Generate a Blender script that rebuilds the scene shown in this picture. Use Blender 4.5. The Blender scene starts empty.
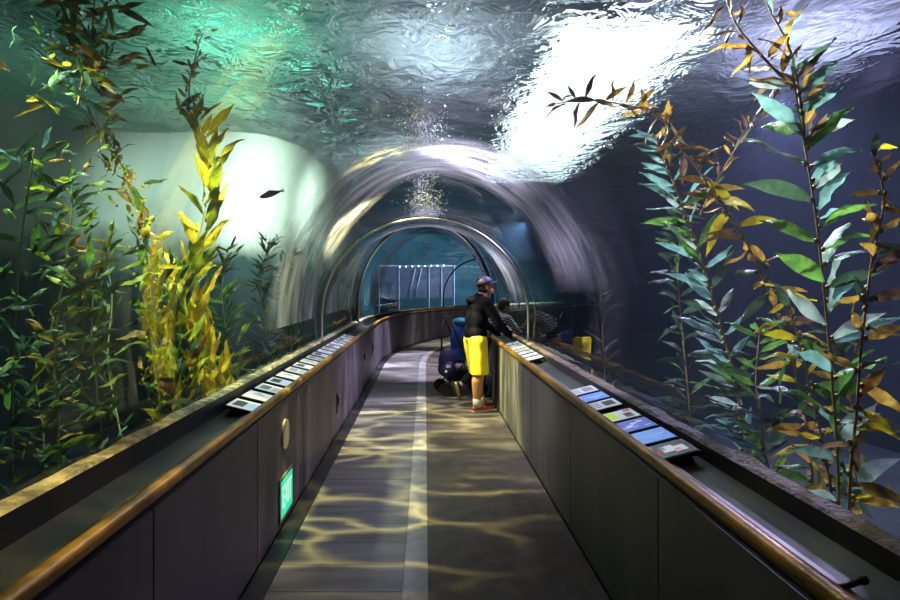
import bpy, bmesh, math, random
from mathutils import Vector, Matrix, Quaternion, noise
PI = math.pi
R = math.radians
scn = bpy.context.scene
COL = scn.collection
F, CX, CY, EYE = 600.0, 425.0, 286.0, 1.58

def at(px, py, Y):
    return Vector(((px - CX) / F * Y, Y, EYE - (py - CY) / F * Y))

# ------------------------------------------------------------------ materials
def new_mat(name):
    m = bpy.data.materials.new(name); m.use_nodes = True
    nt = m.node_tree; nt.nodes.clear()
    out = nt.nodes.new('ShaderNodeOutputMaterial')
    return m, nt, out

def pbr(name, col, rough=0.5, metal=0.0, var=0.0, vscale=6.0, bump=0.0, bscale=30.0, emit=None, estr=0.0, spec=0.5, col2=None, stretch=None, coat=0.0):
    m, nt, out = new_mat(name)
    b = nt.nodes.new('ShaderNodeBsdfPrincipled')
    b.inputs['Base Color'].default_value = (*col, 1)
    b.inputs['Roughness'].default_value = rough
    b.inputs['Metallic'].default_value = metal
    b.inputs['Specular IOR Level'].default_value = spec
    b.inputs['Coat Weight'].default_value = coat
    if emit:
        b.inputs['Emission Color'].default_value = (*emit, 1)
        b.inputs['Emission Strength'].default_value = estr
    nt.links.new(b.outputs[0], out.inputs[0])
    if var > 0 or bump > 0:
        tc = nt.nodes.new('ShaderNodeTexCoord')
        mp = nt.nodes.new('ShaderNodeMapping')
        if stretch: mp.inputs['Scale'].default_value = stretch
        nt.links.new(tc.outputs['Object'], mp.inputs['Vector'])
    if var > 0:
        n = nt.nodes.new('ShaderNodeTexNoise'); n.inputs['Scale'].default_value = vscale; n.inputs['Detail'].default_value = 5
        nt.links.new(mp.outputs[0], n.inputs['Vector'])
        r = nt.nodes.new('ShaderNodeValToRGB')
        c2 = col2 or tuple(c * (1 - var) for c in col)
        r.color_ramp.elements[0].color = (*c2, 1); r.color_ramp.elements[0].position = 0.35
        r.color_ramp.elements[1].color = (*col, 1); r.color_ramp.elements[1].position = 0.65
        nt.links.new(n.outputs[0], r.inputs[0]); nt.links.new(r.outputs[0], b.inputs['Base Color'])
    if bump > 0:
        n2 = nt.nodes.new('ShaderNodeTexNoise'); n2.inputs['Scale'].default_value = bscale; n2.inputs['Detail'].default_value = 4
        nt.links.new(mp.outputs[0], n2.inputs['Vector'])
        bp = nt.nodes.new('ShaderNodeBump'); bp.inputs['Strength'].default_value = bump; bp.inputs['Distance'].default_value = 0.02
        nt.links.new(n2.outputs[0], bp.inputs['Height']); nt.links.new(bp.outputs[0], b.inputs['Normal'])
    return m

def leaf_mat(name, col, col2, trans=0.45):
    m, nt, out = new_mat(name)
    tc = nt.nodes.new('ShaderNodeTexCoord')
    n = nt.nodes.new('ShaderNodeTexNoise'); n.inputs['Scale'].default_value = 14
    nt.links.new(tc.outputs['Object'], n.inputs['Vector'])
    r = nt.nodes.new('ShaderNodeValToRGB')
    r.color_ramp.elements[0].color = (*col2, 1); r.color_ramp.elements[0].position = 0.38
    r.color_ramp.elements[1].color = (*col, 1); r.color_ramp.elements[1].position = 0.6
    nt.links.new(n.outputs[0], r.inputs[0])
    d = nt.nodes.new('ShaderNodeBsdfPrincipled'); d.inputs['Roughness'].default_value = 0.35
    t = nt.nodes.new('ShaderNodeBsdfTranslucent')
    nt.links.new(r.outputs[0], d.inputs['Base Color']); nt.links.new(r.outputs[0], t.inputs[0])
    n2 = nt.nodes.new('ShaderNodeTexNoise'); n2.inputs['Scale'].default_value = 38; n2.inputs['Detail'].default_value = 3; n2.inputs['Distortion'].default_value = .8
    nt.links.new(tc.outputs['Object'], n2.inputs['Vector'])
    bp = nt.nodes.new('ShaderNodeBump'); bp.inputs['Strength'].default_value = .8; bp.inputs['Distance'].default_value = .012
    nt.links.new(n2.outputs[0], bp.inputs['Height']); nt.links.new(bp.outputs[0], d.inputs['Normal'])
    mx = nt.nodes.new('ShaderNodeMixShader'); mx.inputs[0].default_value = trans
    nt.links.new(d.outputs[0], mx.inputs[1]); nt.links.new(t.outputs[0], mx.inputs[2])
    nt.links.new(mx.outputs[0], out.inputs[0])
    return m

M = {}
M['rail'] = pbr('brass rail', (0.52, 0.27, 0.03), 0.36, 0.3, var=0.6, vscale=5, bump=0.15, bscale=40)
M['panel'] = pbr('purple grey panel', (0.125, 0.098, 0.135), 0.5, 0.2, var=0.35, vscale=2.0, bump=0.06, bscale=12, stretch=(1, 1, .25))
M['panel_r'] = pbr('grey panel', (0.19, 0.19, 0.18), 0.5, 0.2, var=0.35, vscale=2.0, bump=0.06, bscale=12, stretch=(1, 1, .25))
M['dark'] = pbr('black', (0.012, 0.012, 0.014), 0.45)
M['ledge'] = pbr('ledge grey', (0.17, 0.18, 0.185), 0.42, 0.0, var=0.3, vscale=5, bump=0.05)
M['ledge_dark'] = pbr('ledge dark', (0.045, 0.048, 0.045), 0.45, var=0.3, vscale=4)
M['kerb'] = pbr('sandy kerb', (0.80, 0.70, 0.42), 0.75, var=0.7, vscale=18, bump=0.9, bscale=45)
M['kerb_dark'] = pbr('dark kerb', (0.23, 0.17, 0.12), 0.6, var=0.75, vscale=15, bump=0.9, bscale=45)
M['deck'] = pbr('deck boards', (0.26, 0.245, 0.24), 0.5, var=0.5, vscale=5, bump=0.12, bscale=25, stretch=(.3, 1.6, 1))
M['mat'] = pbr('dark carpet', (0.13, 0.105, 0.09), 0.75, var=0.4, vscale=8, bump=0.25, bscale=120)
M['strip'] = pbr('pale strip', (0.42, 0.40, 0.40), 0.45, var=0.3, vscale=9)
M['steel'] = pbr('steel ring', (0.75, 0.72, 0.66), 0.28, 0.85)
M['rubber'] = pbr('rubber seal', (0.03, 0.028, 0.026), 0.4)
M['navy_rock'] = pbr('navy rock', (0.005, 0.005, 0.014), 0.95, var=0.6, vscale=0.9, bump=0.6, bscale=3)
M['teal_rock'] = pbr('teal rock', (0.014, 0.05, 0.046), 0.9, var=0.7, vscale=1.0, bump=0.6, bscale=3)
M['pale_rock'] = pbr('pale rock', (0.66, 0.70, 0.62), 0.8, var=0.25, vscale=0.7, bump=0.3, bscale=2.0)
M['roof'] = pbr('roof', (0.30, 0.34, 0.33), 0.8, var=0.5, vscale=1.5)
M['sand'] = pbr('sand', (0.02, 0.026, 0.026), 0.9, var=0.5, vscale=2)
M['white'] = pbr('white', (0.8, 0.8, 0.8), 0.5)

# screens
M['scr_pale'] = pbr('pale screen', (0.55, 0.58, 0.63), 0.25, emit=(0.70, 0.74, 0.82), estr=0.42)
M['scr_blue'] = pbr('blue screen', (0.1, 0.22, 0.6), 0.25, emit=(0.12, 0.28, 0.80), estr=0.6)
M['scr_navy'] = pbr('indigo screen', (0.05, 0.08, 0.35), 0.25, emit=(0.06, 0.08, 0.50), estr=0.6)
M['scr_black'] = pbr('black screen', (0.02, 0.02, 0.025), 0.25)
M['ink'] = pbr('dark print', (0.05, 0.06, 0.09), 0.4)
M['ink_grey'] = pbr('grey print', (0.25, 0.28, 0.34), 0.4)
M['ink_white'] = pbr('white print', (0.8, 0.82, 0.85), 0.4, emit=(0.8, 0.85, 0.95), estr=0.45)
M['ink_green'] = pbr('lime print', (0.5, 0.75, 0.02), 0.4, emit=(0.5, 0.8, 0.02), estr=0.55)
M['ink_red'] = pbr('red print', (0.7, 0.08, 0.06), 0.4, emit=(0.7, 0.08, 0.06), estr=0.3)
M['ink_sky'] = pbr('sky print', (0.3, 0.5, 0.9), 0.4, emit=(0.35, 0.55, 0.95), estr=0.5)
M['exit_green'] = pbr('exit green', (0.03, 0.6, 0.33), 0.4, emit=(0.02, 0.72, 0.36), estr=0.9)
M['exit_pale'] = pbr('exit pale', (0.7, 0.95, 0.8), 0.4, emit=(0.45, 1.0, 0.7), estr=1.0)
M['plate'] = pbr('plate', (0.40, 0.37, 0.40), 0.4, 0.3)

# kelp
L_GREEN = leaf_mat('kelp green', (0.16, 0.34, 0.05), (0.08, 0.20, 0.04))
L_LIME = leaf_mat('kelp lime', (0.46, 0.52, 0.03), (0.25, 0.33, 0.02))
L_YEL = leaf_mat('kelp yellow', (0.80, 0.66, 0.02), (0.60, 0.46, 0.02))
L_AMB = leaf_mat('kelp amber', (0.60, 0.36, 0.05), (0.28, 0.15, 0.03))
L_TEAL = leaf_mat('kelp teal', (0.22, 0.42, 0.36), (0.13, 0.28, 0.22))
L_PALE = leaf_mat('kelp pale', (0.50, 0.62, 0.50), (0.32, 0.44, 0.34))
L_BRN = leaf_mat('kelp brown', (0.26, 0.15, 0.07), (0.16, 0.09, 0.05))
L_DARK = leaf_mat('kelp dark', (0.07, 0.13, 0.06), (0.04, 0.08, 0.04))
M['stipe'] = pbr('stipe', (0.42, 0.27, 0.09), 0.5)
M['stipe_g'] = pbr('stipe olive', (0.30, 0.34, 0.10), 0.5)

# ------------------------------------------------------------------ object helpers
def link(name, me, parent=None):
    o = bpy.data.objects.new(name, me); COL.objects.link(o)
    if parent is not None: o.parent = parent
    return o
def obj(name, bm, mats, parent=None, smooth=False):
    me = bpy.data.meshes.new(name)
    bmesh.ops.recalc_face_normals(bm, faces=bm.faces) if not getattr(bm, 'keep', False) and not KEEP[0] else None
    bm.to_mesh(me); bm.free()
    for m in (mats if isinstance(mats, (list, tuple)) else [mats]): me.materials.append(m)
    if smooth:
        for p in me.polygons: p.use_smooth = True
    return link(name, me, parent)
KEEP = [False]
def tag(o, label=None, cat=None, group=None, kind=None):
    if label: o['label'] = label
    if cat: o['category'] = cat
    if group: o['group'] = group
    if kind: o['kind'] = kind
    return o
def thing(name, label, cat, loc=(0, 0, 0), rz=0, group=None):
    o = bpy.data.objects.new(name, None); COL.objects.link(o)
    o.empty_display_size = 0.1
    o.location = loc; o.rotation_euler = (0, 0, rz)
    return tag(o, label, cat, group)
def box(bm, x0, x1, y0, y1, z0, z1, mi=0, rot=None, bevel=0.0):
    r = bmesh.ops.create_cube(bm, size=1)
    vs = r['verts']
    bmesh.ops.scale(bm, vec=(x1 - x0, y1 - y0, z1 - z0), verts=vs)
    c = Vector(((x0 + x1) / 2, (y0 + y1) / 2, (z0 + z1) / 2))
    bmesh.ops.translate(bm, vec=c, verts=vs)
    fs = set(f for v in vs for f in v.link_faces)
    for f in fs: f.material_index = mi
    if bevel > 0:
        es = set(e for v in vs for e in v.link_edges)
        g = bmesh.ops.bevel(bm, geom=list(es), offset=bevel, segments=2, affect='EDGES', profile=0.6)
        vs = list(set(v for f in g['faces'] for v in f.verts) | set(v for v in vs if v.is_valid))
    if rot is not None: bmesh.ops.transform(bm, matrix=rot, verts=vs)
    return vs
def tube(bm, pts, rad, seg=8, mi=0, cap=True):
    pts = [Vector(p) for p in pts]; n = len(pts)
    rads = rad if isinstance(rad, (list, tuple)) else [rad] * n
    rings = []; up = None
    for i, p in enumerate(pts):
        t = (pts[min(i + 1, n - 1)] - pts[max(i - 1, 0)]).normalized()
        if up is None:
            up = Vector((0, 0, 1)) if abs(t.z) < .9 else Vector((1, 0, 0))
        u = t.cross(up).normalized(); w = u.cross(t).normalized(); up = w
        rings.append([bm.verts.new(p + (u * math.cos(2 * PI * k / seg) + w * math.sin(2 * PI * k / seg)) * rads[i]) for k in range(seg)])
    for a, b in zip(rings, rings[1:]):
        for k in range(seg):
            f = bm.faces.new((a[k], a[(k + 1) % seg], b[(k + 1) % seg], b[k])); f.material_index = mi; f.smooth = True
    if cap:
        bm.faces.new(rings[0][::-1]).material_index = mi; bm.faces.new(rings[-1]).material_index = mi
def ell(bm, c, r, rot=None, seg=14, mi=0):
    g = bmesh.ops.create_uvsphere(bm, u_segments=seg, v_segments=max(6, seg // 2 + 2), radius=1)
    mt = Matrix.Translation(Vector(c)) @ (rot.to_4x4() if rot is not None else Matrix()) @ Matrix.Diagonal((*(r if not isinstance(r, (int, float)) else (r, r, r)), 1))
    bmesh.ops.transform(bm, matrix=mt, verts=g['verts'])
    for v in g['verts']:
        for f in v.link_faces: f.material_index = mi; f.smooth = True
def capsule(bm, a, b, ra, rb, seg=14):
    a, b = Vector(a), Vector(b)
    ell(bm, a, ra, seg=seg); ell(bm, b, rb, seg=seg)
    tube(bm, [a, b], [ra, rb], seg)

# ------------------------------------------------------------------ corridor path: straight, then bending right
S0, RAD = 12.0, 14.0
def frame(s):
    if s <= S0: return Vector((0, s, 0)), Vector((1, 0, 0))
    a = (s - S0) / RAD
    return Vector((RAD - RAD * math.cos(a), S0 + RAD * math.sin(a), 0)), Vector((math.cos(a), -math.sin(a), 0))
def P(s, x, z):
    c, r = frame(s)
    return c + r * x + Vector((0, 0, z))
def srange(a, b, step):
    n = max(1, int(round((b - a) / step)))
    return [a + (b - a) * i / n for i in range(n + 1)]
def sweep(bm, prof, ss, closed=True, mi=0, jitter=None, smooth=False):
    rows = []
    for i, s in enumerate(ss):
        row = []
        for j, (x, z) in enumerate(prof):
            dx = dz = 0
            if jitter: dx, dz = jitter(s, j)
            row.append(bm.verts.new(P(s, x + dx, z + dz)))
        rows.append(row)
    n = len(prof)
    for a, b in zip(rows, rows[1:]):
        for k in range(n if closed else n - 1):
            f = bm.faces.new((a[k], a[(k + 1) % n], b[(k + 1) % n], b[k])); f.material_index = mi; f.smooth = smooth
    if closed:
        bm.faces.new(rows[0][::-1]).material_index = mi; bm.faces.new(rows[-1]).material_index = mi
    return rows
def rect(x0, x1, z0, z1): return [(x0, z0), (x1, z0), (x1, z1), (x0, z1)]

# ------------------------------------------------------------------ floor
SE = 26.0
bm = bmesh.new()
s = -0.5
while s < SE:                       # cross boards on the left half of the walkway
    d = 0.30
    sweep(bm, rect(-0.815, -0.116, -0.05, 0.0), srange(s + 0.003, min(s + d - 0.003, SE), 0.3))
    s += d
tag(obj('floor', bm, M['deck']), 'grey walkway boards', 'floor', kind='structure')
bm = bmesh.new(); sweep(bm, rect(-0.93, -0.818, -0.05, 0.004), srange(-.5, SE, .5))  # black strip put in for the shade along the left wall's foot
tag(obj('shade_strip', bm, M['dark']), kind='structure')
bm = bmesh.new(); sweep(bm, rect(0.016, 0.93, -0.05, 0.0), srange(-.5, SE, .5))
tag(obj('floor_carpet', bm, M['mat']), kind='structure')
bm = bmesh.new(); sweep(bm, rect(-0.115, 0.015, -0.05, 0.006), srange(-.5, SE, .5))
tag(obj('trim_1', bm, M['strip']), kind='structure')
bm = bmesh.new(); sweep(bm, rect(-1.36, 1.36, -0.30, -0.06), srange(-.5, SE, .5))
tag(obj('floor_slab', bm, M['dark']), kind='structure')

# ------------------------------------------------------------------ parapets
def parapet(side, name, mat, seams, panel_w):
    bm = bmesh.new()
    xs = lambda a, b: rect(side * a, side * b, 0, 0)
    s = -0.5
    while s < SE - .1:
        e = min(s + panel_w, SE)
        sweep(bm, rect(side * 0.932, side * 0.952, 0.02, 0.815), srange(s + 0.006, e - 0.006, 0.4))
        s = e
    sweep(bm, rect(side * 0.953, side * 0.985, -0.05, 0.815), srange(-.5, SE, .4), mi=1)
    return tag(obj(name, bm, [mat, M['dark']]), kind='structure')
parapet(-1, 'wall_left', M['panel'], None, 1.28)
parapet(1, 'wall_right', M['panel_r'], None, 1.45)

def ledge(side, name, m1, m2):
    bm = bmesh.new()
    ss = srange(-.5, SE, .4)
    sweep(bm, [(side * .954, .816), (side * .986, .74), (side * 1.11, .74), (side * 1.11, .79), (side * .986, .79), (side * .958, .838)], ss)
    sweep(bm, [(side * 1.112, .72), (side * 1.25, .72), (side * 1.25, .80), (side * 1.112, .765)], ss, mi=1)
    return tag(obj(name, bm, [m1, m2]), kind='structure')
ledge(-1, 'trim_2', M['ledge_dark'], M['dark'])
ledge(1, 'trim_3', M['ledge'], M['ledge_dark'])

def kerb(side, name, mat, dz):
    bm = bmesh.new()
    rnd = random.Random(3 + side)
    def jit(s, j):
        if j in (3, 4):
            return (0.012 * noise.noise(Vector((s * 3.1, j, side * 5))), 0.016 * noise.noise(Vector((s * 4.3, j * 3.0, side))))
        return (0, 0)
    sweep(bm, [(side * 1.251, .45), (side * 1.345, .45), (side * 1.345, .865 + dz), (side * 1.315, .895 + dz), (side * 1.266, .889 + dz), (side * 1.251, .880 + dz)], srange(-.5, SE, .1), jitter=jit)
    bm.faces.ensure_lookup_table()
    for f in bm.faces:
        if len(f.verts) == 4 and f.calc_center_median().z < .7: f.material_index = 1
    return tag(obj(name, bm, [mat, M['ledge_dark']]), kind='structure')
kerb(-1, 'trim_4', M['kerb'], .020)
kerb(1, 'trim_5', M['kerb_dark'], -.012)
for side, nm in ((-1, 'left'), (1, 'right')):
    bm = bmesh.new()
    sweep(bm, rect(side * 1.2515, side * 1.34, -0.05, .449), srange(-.5, SE, .4))
    tag(obj('wall_%s_base' % nm, bm, M['dark']), kind='structure')

def handrail(side, label):
    bm = bmesh.new()
    prof = []
    for k in range(12):
        a = 2 * PI * k / 12
        cx, cz = side * .938, .868
        ex = abs(math.cos(a)) ** .7 * (1 if math.cos(a) > 0 else -1); ez = abs(math.sin(a)) ** .7 * (1 if math.sin(a) > 0 else -1)
        prof.append((cx + .024 * ex, cz + .025 * ez))
    sweep(bm, prof, srange(-.5, SE, .3), smooth=True)
    return tag(obj('handrail', bm, M['rail'], smooth=True), label, 'handrail')
handrail(-1, 'golden brown handrail capping the left wall and bending right in the distance')
handrail(1, 'golden brown handrail capping the right wall in front of the boy')

# dark post in the right wall near the people
bm = bmesh.new(); box(bm, .915, .931, 7.70, 7.95, 0.02, .81)
tag(obj('upright_post', bm, M['dark']), 'narrow black upright post on the right wall beside the man', 'post', kind='thing')

# ------------------------------------------------------------------ acrylic tunnel
def smooth01(t): t = max(0, min(1, t)); return t * t * (3 - 2 * t)
def ztop(s):
    z = 2.75
    z += (2.45 - z) * smooth01((s - 6.2) / 1.2)
    z += (2.86 - z) * smooth01((s - 8.6) / 2.4)
    z += (2.50 - z) * smooth01((s - 13.0) / 4.0)
    return z
def arch(s, off=0.0, n=36, base=.87):
    """points (x,z) from left kerb over the crown to the right kerb"""
    a = 1.33 + off; zc = 1.2; h = ztop(s) + off - zc
    pts = [(-a + .012, base)]
    for i in range(n + 1):
        t = PI * (1 - i / n)
        pts.append((a * math.cos(t), zc + h * math.sin(t)))
    pts.append((a - .012, base))
    return pts
def arch_pt(s, t, off=0.0):
    a = 1.33 + off; zc = 1.2; h = ztop(s) + off - zc
    return P(s, a * math.cos(t), zc + h * math.sin(t))

m, nt, out = new_mat('clear acrylic')
lw = nt.nodes.new('ShaderNodeLayerWeight'); lw.inputs[0].default_value = 0.5
pw = nt.nodes.new('ShaderNodeMath'); pw.operation = 'POWER'; pw.inputs[1].default_value = 5.0
ml = nt.nodes.new('ShaderNodeMath'); ml.operation = 'MULTIPLY_ADD'; ml.inputs[1].default_value = 0.80; ml.inputs[2].default_value = 0.035
nt.links.new(lw.outputs['Facing'], pw.inputs[0]); nt.links.new(pw.outputs[0], ml.inputs[0])
tr = nt.nodes.new('ShaderNodeBsdfTransparent'); tr.inputs[0].default_value = (0.97, 0.985, 0.98, 1)
gl = nt.nodes.new('ShaderNodeBsdfGlossy'); gl.inputs['Roughness'].default_value = 0.02
tc = nt.nodes.new('ShaderNodeTexCoord'); nz = nt.nodes.new('ShaderNodeTexNoise'); nz.inputs['Scale'].default_value = 1.4; nz.inputs['Detail'].default_value = 1
mp = nt.nodes.new('ShaderNodeMapping'); mp.inputs['Scale'].default_value = (.5, 2.2, .5)
nt.links.new(tc.outputs['Object'], mp.inputs[0]); nt.links.new(mp.outputs[0], nz.inputs['Vector'])
bp = nt.nodes.new('ShaderNodeBump'); bp.inputs['Strength'].default_value = 0.10; bp.inputs['Distance'].default_value = 0.05
nt.links.new(nz.outputs[0], bp.inputs['Height']); nt.links.new(bp.outputs[0], gl.inputs['Normal'])
mx = nt.nodes.new('ShaderNodeMixShader')
nt.links.new(ml.outputs[0], mx.inputs[0]); nt.links.new(tr.outputs[0], mx.inputs[1]); nt.links.new(gl.outputs[0], mx.inputs[2]); nt.links.new(mx.outputs[0], out.inputs[0])
M['acrylic'] = m

bm = bmesh.new()
rows = []
for s in srange(-0.5, SE - .2, .25):
    rows.append([bm.verts.new(P(s, x, z)) for x, z in arch(s)])
for a, b in zip(rows, rows[1:]):
    for k in range(len(a) - 1):
        f = bm.faces.new((a[k], b[k], b[k + 1], a[k + 1])); f.smooth = True
KEEP[0] = True
tunnel = tag(obj('wall_acrylic', bm, M['acrylic']), kind='structure')
KEEP[0] = False

def hoop(name, s, r0, half, top, mat, label, width=None, yaw=0.0, cx=0.0, foot=.89):
    """a thin arch standing on the two kerbs"""
    bm = bmesh.new()
    pts = []
    c, r = frame(s)
    fw = Vector((-r.y, r.x, 0))
    for i in range(61):
        t = PI * (1 - i / 60)
        x = half * math.cos(t) + cx
        pts.append(c + r * x + fw * (math.tan(yaw) * x) + Vector((0, 0, 1.2 + (top - 1.2) * math.sin(t))))
    pts = [Vector((pts[0].x, pts[0].y, foot))] + pts + [Vector((pts[-1].x, pts[-1].y, foot))]
    tube(bm, pts, r0, 10)
    return tag(obj(name, bm, mat, smooth=True), label, 'ring')
hoop('tunnel_ring', 7.5, .015, 1.29, 2.425, M['steel'], 'thin pale metal ring arching over the walkway just behind the boy')
hoop('tunnel_ring', 11.4, .030, 1.285, 2.80, M['rubber'], 'dark thick ring round the tunnel where the far blue section begins')
hoop('tunnel_ring', 11.32, .012, 1.245, 2.755, M['steel'], 'slim shiny ring lining the inside of the dark thick ring')
hoop('tunnel_ring', 19.0, .022, 1.28, 2.42, M['rubber'], 'small distant dark ring deep inside the blue section')

# arched reflections painted as milky streaked bands on the acrylic
m, nt, out = new_mat('reflection streaks')
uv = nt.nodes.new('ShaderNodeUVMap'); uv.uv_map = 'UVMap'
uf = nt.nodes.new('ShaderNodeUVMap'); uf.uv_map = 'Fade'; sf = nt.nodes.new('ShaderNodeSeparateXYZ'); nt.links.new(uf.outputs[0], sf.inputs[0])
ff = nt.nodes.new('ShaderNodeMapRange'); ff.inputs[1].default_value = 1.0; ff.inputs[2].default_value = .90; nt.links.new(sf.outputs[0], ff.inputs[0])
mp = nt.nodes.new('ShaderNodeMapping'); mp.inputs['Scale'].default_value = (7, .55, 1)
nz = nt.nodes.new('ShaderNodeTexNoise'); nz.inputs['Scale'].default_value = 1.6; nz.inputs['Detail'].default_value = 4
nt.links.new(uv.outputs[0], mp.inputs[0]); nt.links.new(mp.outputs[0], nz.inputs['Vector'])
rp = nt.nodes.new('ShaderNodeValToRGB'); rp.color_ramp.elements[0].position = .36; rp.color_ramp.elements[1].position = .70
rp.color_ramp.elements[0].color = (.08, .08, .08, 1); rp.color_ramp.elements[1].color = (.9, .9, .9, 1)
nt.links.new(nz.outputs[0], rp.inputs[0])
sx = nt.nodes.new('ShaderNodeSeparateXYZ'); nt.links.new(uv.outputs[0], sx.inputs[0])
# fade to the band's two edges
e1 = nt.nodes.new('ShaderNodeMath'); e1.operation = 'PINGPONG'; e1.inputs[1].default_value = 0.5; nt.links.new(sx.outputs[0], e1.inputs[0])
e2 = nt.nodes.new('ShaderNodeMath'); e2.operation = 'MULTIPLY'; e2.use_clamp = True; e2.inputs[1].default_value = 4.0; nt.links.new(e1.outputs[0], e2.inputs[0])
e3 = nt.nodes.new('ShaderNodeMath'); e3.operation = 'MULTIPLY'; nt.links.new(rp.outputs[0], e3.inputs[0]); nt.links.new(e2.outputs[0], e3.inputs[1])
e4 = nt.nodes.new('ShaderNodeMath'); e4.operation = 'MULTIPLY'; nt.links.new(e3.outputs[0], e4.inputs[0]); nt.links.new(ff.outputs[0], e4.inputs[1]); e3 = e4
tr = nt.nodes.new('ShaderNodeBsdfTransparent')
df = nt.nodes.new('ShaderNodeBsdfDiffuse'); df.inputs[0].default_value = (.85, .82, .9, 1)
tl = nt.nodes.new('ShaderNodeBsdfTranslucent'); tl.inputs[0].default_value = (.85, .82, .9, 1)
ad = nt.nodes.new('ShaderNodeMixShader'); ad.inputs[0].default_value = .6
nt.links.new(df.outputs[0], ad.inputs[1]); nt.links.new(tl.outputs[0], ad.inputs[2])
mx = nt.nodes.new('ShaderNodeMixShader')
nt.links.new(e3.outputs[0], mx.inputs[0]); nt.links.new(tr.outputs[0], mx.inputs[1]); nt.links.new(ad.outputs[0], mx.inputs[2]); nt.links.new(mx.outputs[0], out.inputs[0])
M['reflect_streak'] = m
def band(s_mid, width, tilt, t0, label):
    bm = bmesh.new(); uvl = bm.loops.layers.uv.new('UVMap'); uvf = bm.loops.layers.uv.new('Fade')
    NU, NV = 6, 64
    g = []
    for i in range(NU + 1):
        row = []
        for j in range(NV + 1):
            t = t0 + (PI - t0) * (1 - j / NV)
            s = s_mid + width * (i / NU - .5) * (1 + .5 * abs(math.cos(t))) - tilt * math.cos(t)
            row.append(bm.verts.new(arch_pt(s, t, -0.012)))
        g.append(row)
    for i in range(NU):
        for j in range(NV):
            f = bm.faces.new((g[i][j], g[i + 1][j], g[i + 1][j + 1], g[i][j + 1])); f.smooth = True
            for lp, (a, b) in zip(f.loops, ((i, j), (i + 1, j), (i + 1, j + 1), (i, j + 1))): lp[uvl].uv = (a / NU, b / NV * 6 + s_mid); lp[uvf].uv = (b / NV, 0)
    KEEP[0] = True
    o = tag(obj('reflection_band', bm, M['reflect_streak']), label, 'joint band')  # painted reflection on the acrylic, not a joint
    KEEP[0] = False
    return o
band(5.5, 1.55, .6, .20, 'wide milky streaked painted reflection arching across the near tunnel acrylic')
band(9.4, 2.2, .2, 0, 'faint streaked painted reflection between the thin pale ring and the dark ring')
band(13.6, 0.9, .3, 0, 'milky streaked painted reflection inside the far blue tunnel section')

# ------------------------------------------------------------------ tank: water body, surface, walls, roof
WZ = 3.95
m, nt, out = new_mat('tank water')
vs_ = nt.nodes.new('ShaderNodeVolumeScatter'); vs_.inputs['Color'].default_value = (.58, .70, 1.0, 1); vs_.inputs['Density'].default_value = .0055; vs_.inputs['Anisotropy'].default_value = .25
va = nt.nodes.new('ShaderNodeVolumeAbsorption'); va.inputs['Color'].default_value = (.35, .85, .88, 1); va.inputs['Density'].default_value = .055
ad = nt.nodes.new('ShaderNodeAddShader'); nt.links.new(vs_.outputs[0], ad.inputs[0]); nt.links.new(va.outputs[0], ad.inputs[1]); nt.links.new(ad.outputs[0], out.inputs['Volume'])
M['water'] = m
bm = bmesh.new()
box(bm, -7.5, 13, -1.5, 30, -.6, WZ - .06)
# cavity around the corridor (closed, normals pointing into the corridor)
rows = []
for s in srange(-0.9, SE + .3, .5):
    prof = arch(s, .05) 
    prof = [(-1.40, -.34), (-1.40, .8)] + prof[1:-1] + [(1.40, .8), (1.40, -.34)]
    rows.append([bm.verts.new(P(s, x, z)) for x, z in prof])
n = len(rows[0])
cav = []
for a, b in zip(rows, rows[1:]):
    for k in range(n):
        cav.append(bm.faces.new((a[k], b[k], b[(k + 1) % n], a[(k + 1) % n])))
cav.append(bm.faces.new(rows[0])); cav.append(bm.faces.new(rows[-1][::-1]))
KEEP[0] = True
bmesh.ops.recalc_face_normals(bm, faces=[f for f in bm.faces if f not in set(cav)])
bmesh.ops.recalc_face_normals(bm, faces=cav)
bmesh.ops.reverse_faces(bm, faces=cav)
tag(obj('water', bm, M['water']), kind='structure')
KEEP[0] = False

# rippled water surface seen from below
m, nt, out = new_mat('water surface')
tc = nt.nodes.new('ShaderNodeTexCoord')
n1 = nt.nodes.new('ShaderNodeTexNoise'); n1.inputs['Scale'].default_value = 3.0; n1.inputs['Detail'].default_value = 3; n1.inputs['Roughness'].default_value = .6; n1.inputs['Distortion'].default_value = .6
mp = nt.nodes.new('ShaderNodeMapping'); mp.inputs['Scale'].default_value = (1, .8, 1)
nt.links.new(tc.outputs['Object'], mp.inputs[0]); nt.links.new(mp.outputs[0], n1.inputs['Vector'])
bp = nt.nodes.new('ShaderNodeBump'); bp.inputs['Strength'].default_value = 1.0; bp.inputs['Distance'].default_value = .27
nt.links.new(n1.outputs[0], bp.inputs['Height'])
rf = nt.nodes.new('ShaderNodeBsdfRefraction'); rf.inputs['IOR'].default_value = 1.06; rf.inputs['Roughness'].default_value = 0; rf.inputs[0].default_value = (.9, .95, .95, 1)
gl = nt.nodes.new('ShaderNodeBsdfGlossy'); gl.inputs['Roughness'].default_value = .03; gl.inputs[0].default_value = (.85, .95, .95, 1)
nt.links.new(bp.outputs[0], rf.inputs['Normal']); nt.links.new(bp.outputs[0], gl.inputs['Normal'])
mx = nt.nodes.new('ShaderNodeMixShader'); mx.inputs[0].default_value = .35
nt.links.new(rf.outputs[0], mx.inputs[1]); nt.links.new(gl.outputs[0], mx.inputs[2]); nt.links.new(mx.outputs[0], out.inputs[0])
M['surface'] = m
bm = bmesh.new()
X0, X1, Y0, Y1, ST = -7.4, 12.8, -1.4, 29.8, .14
nx, ny = int((X1 - X0) / ST), int((Y1 - Y0) / ST)
def wave(x, y):
    return .035 * noise.noise(Vector((x * .9, y * .8, 1.3))) + .022 * noise.noise(Vector((x * 2.3, y * 2.0, 5.1)))
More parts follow.
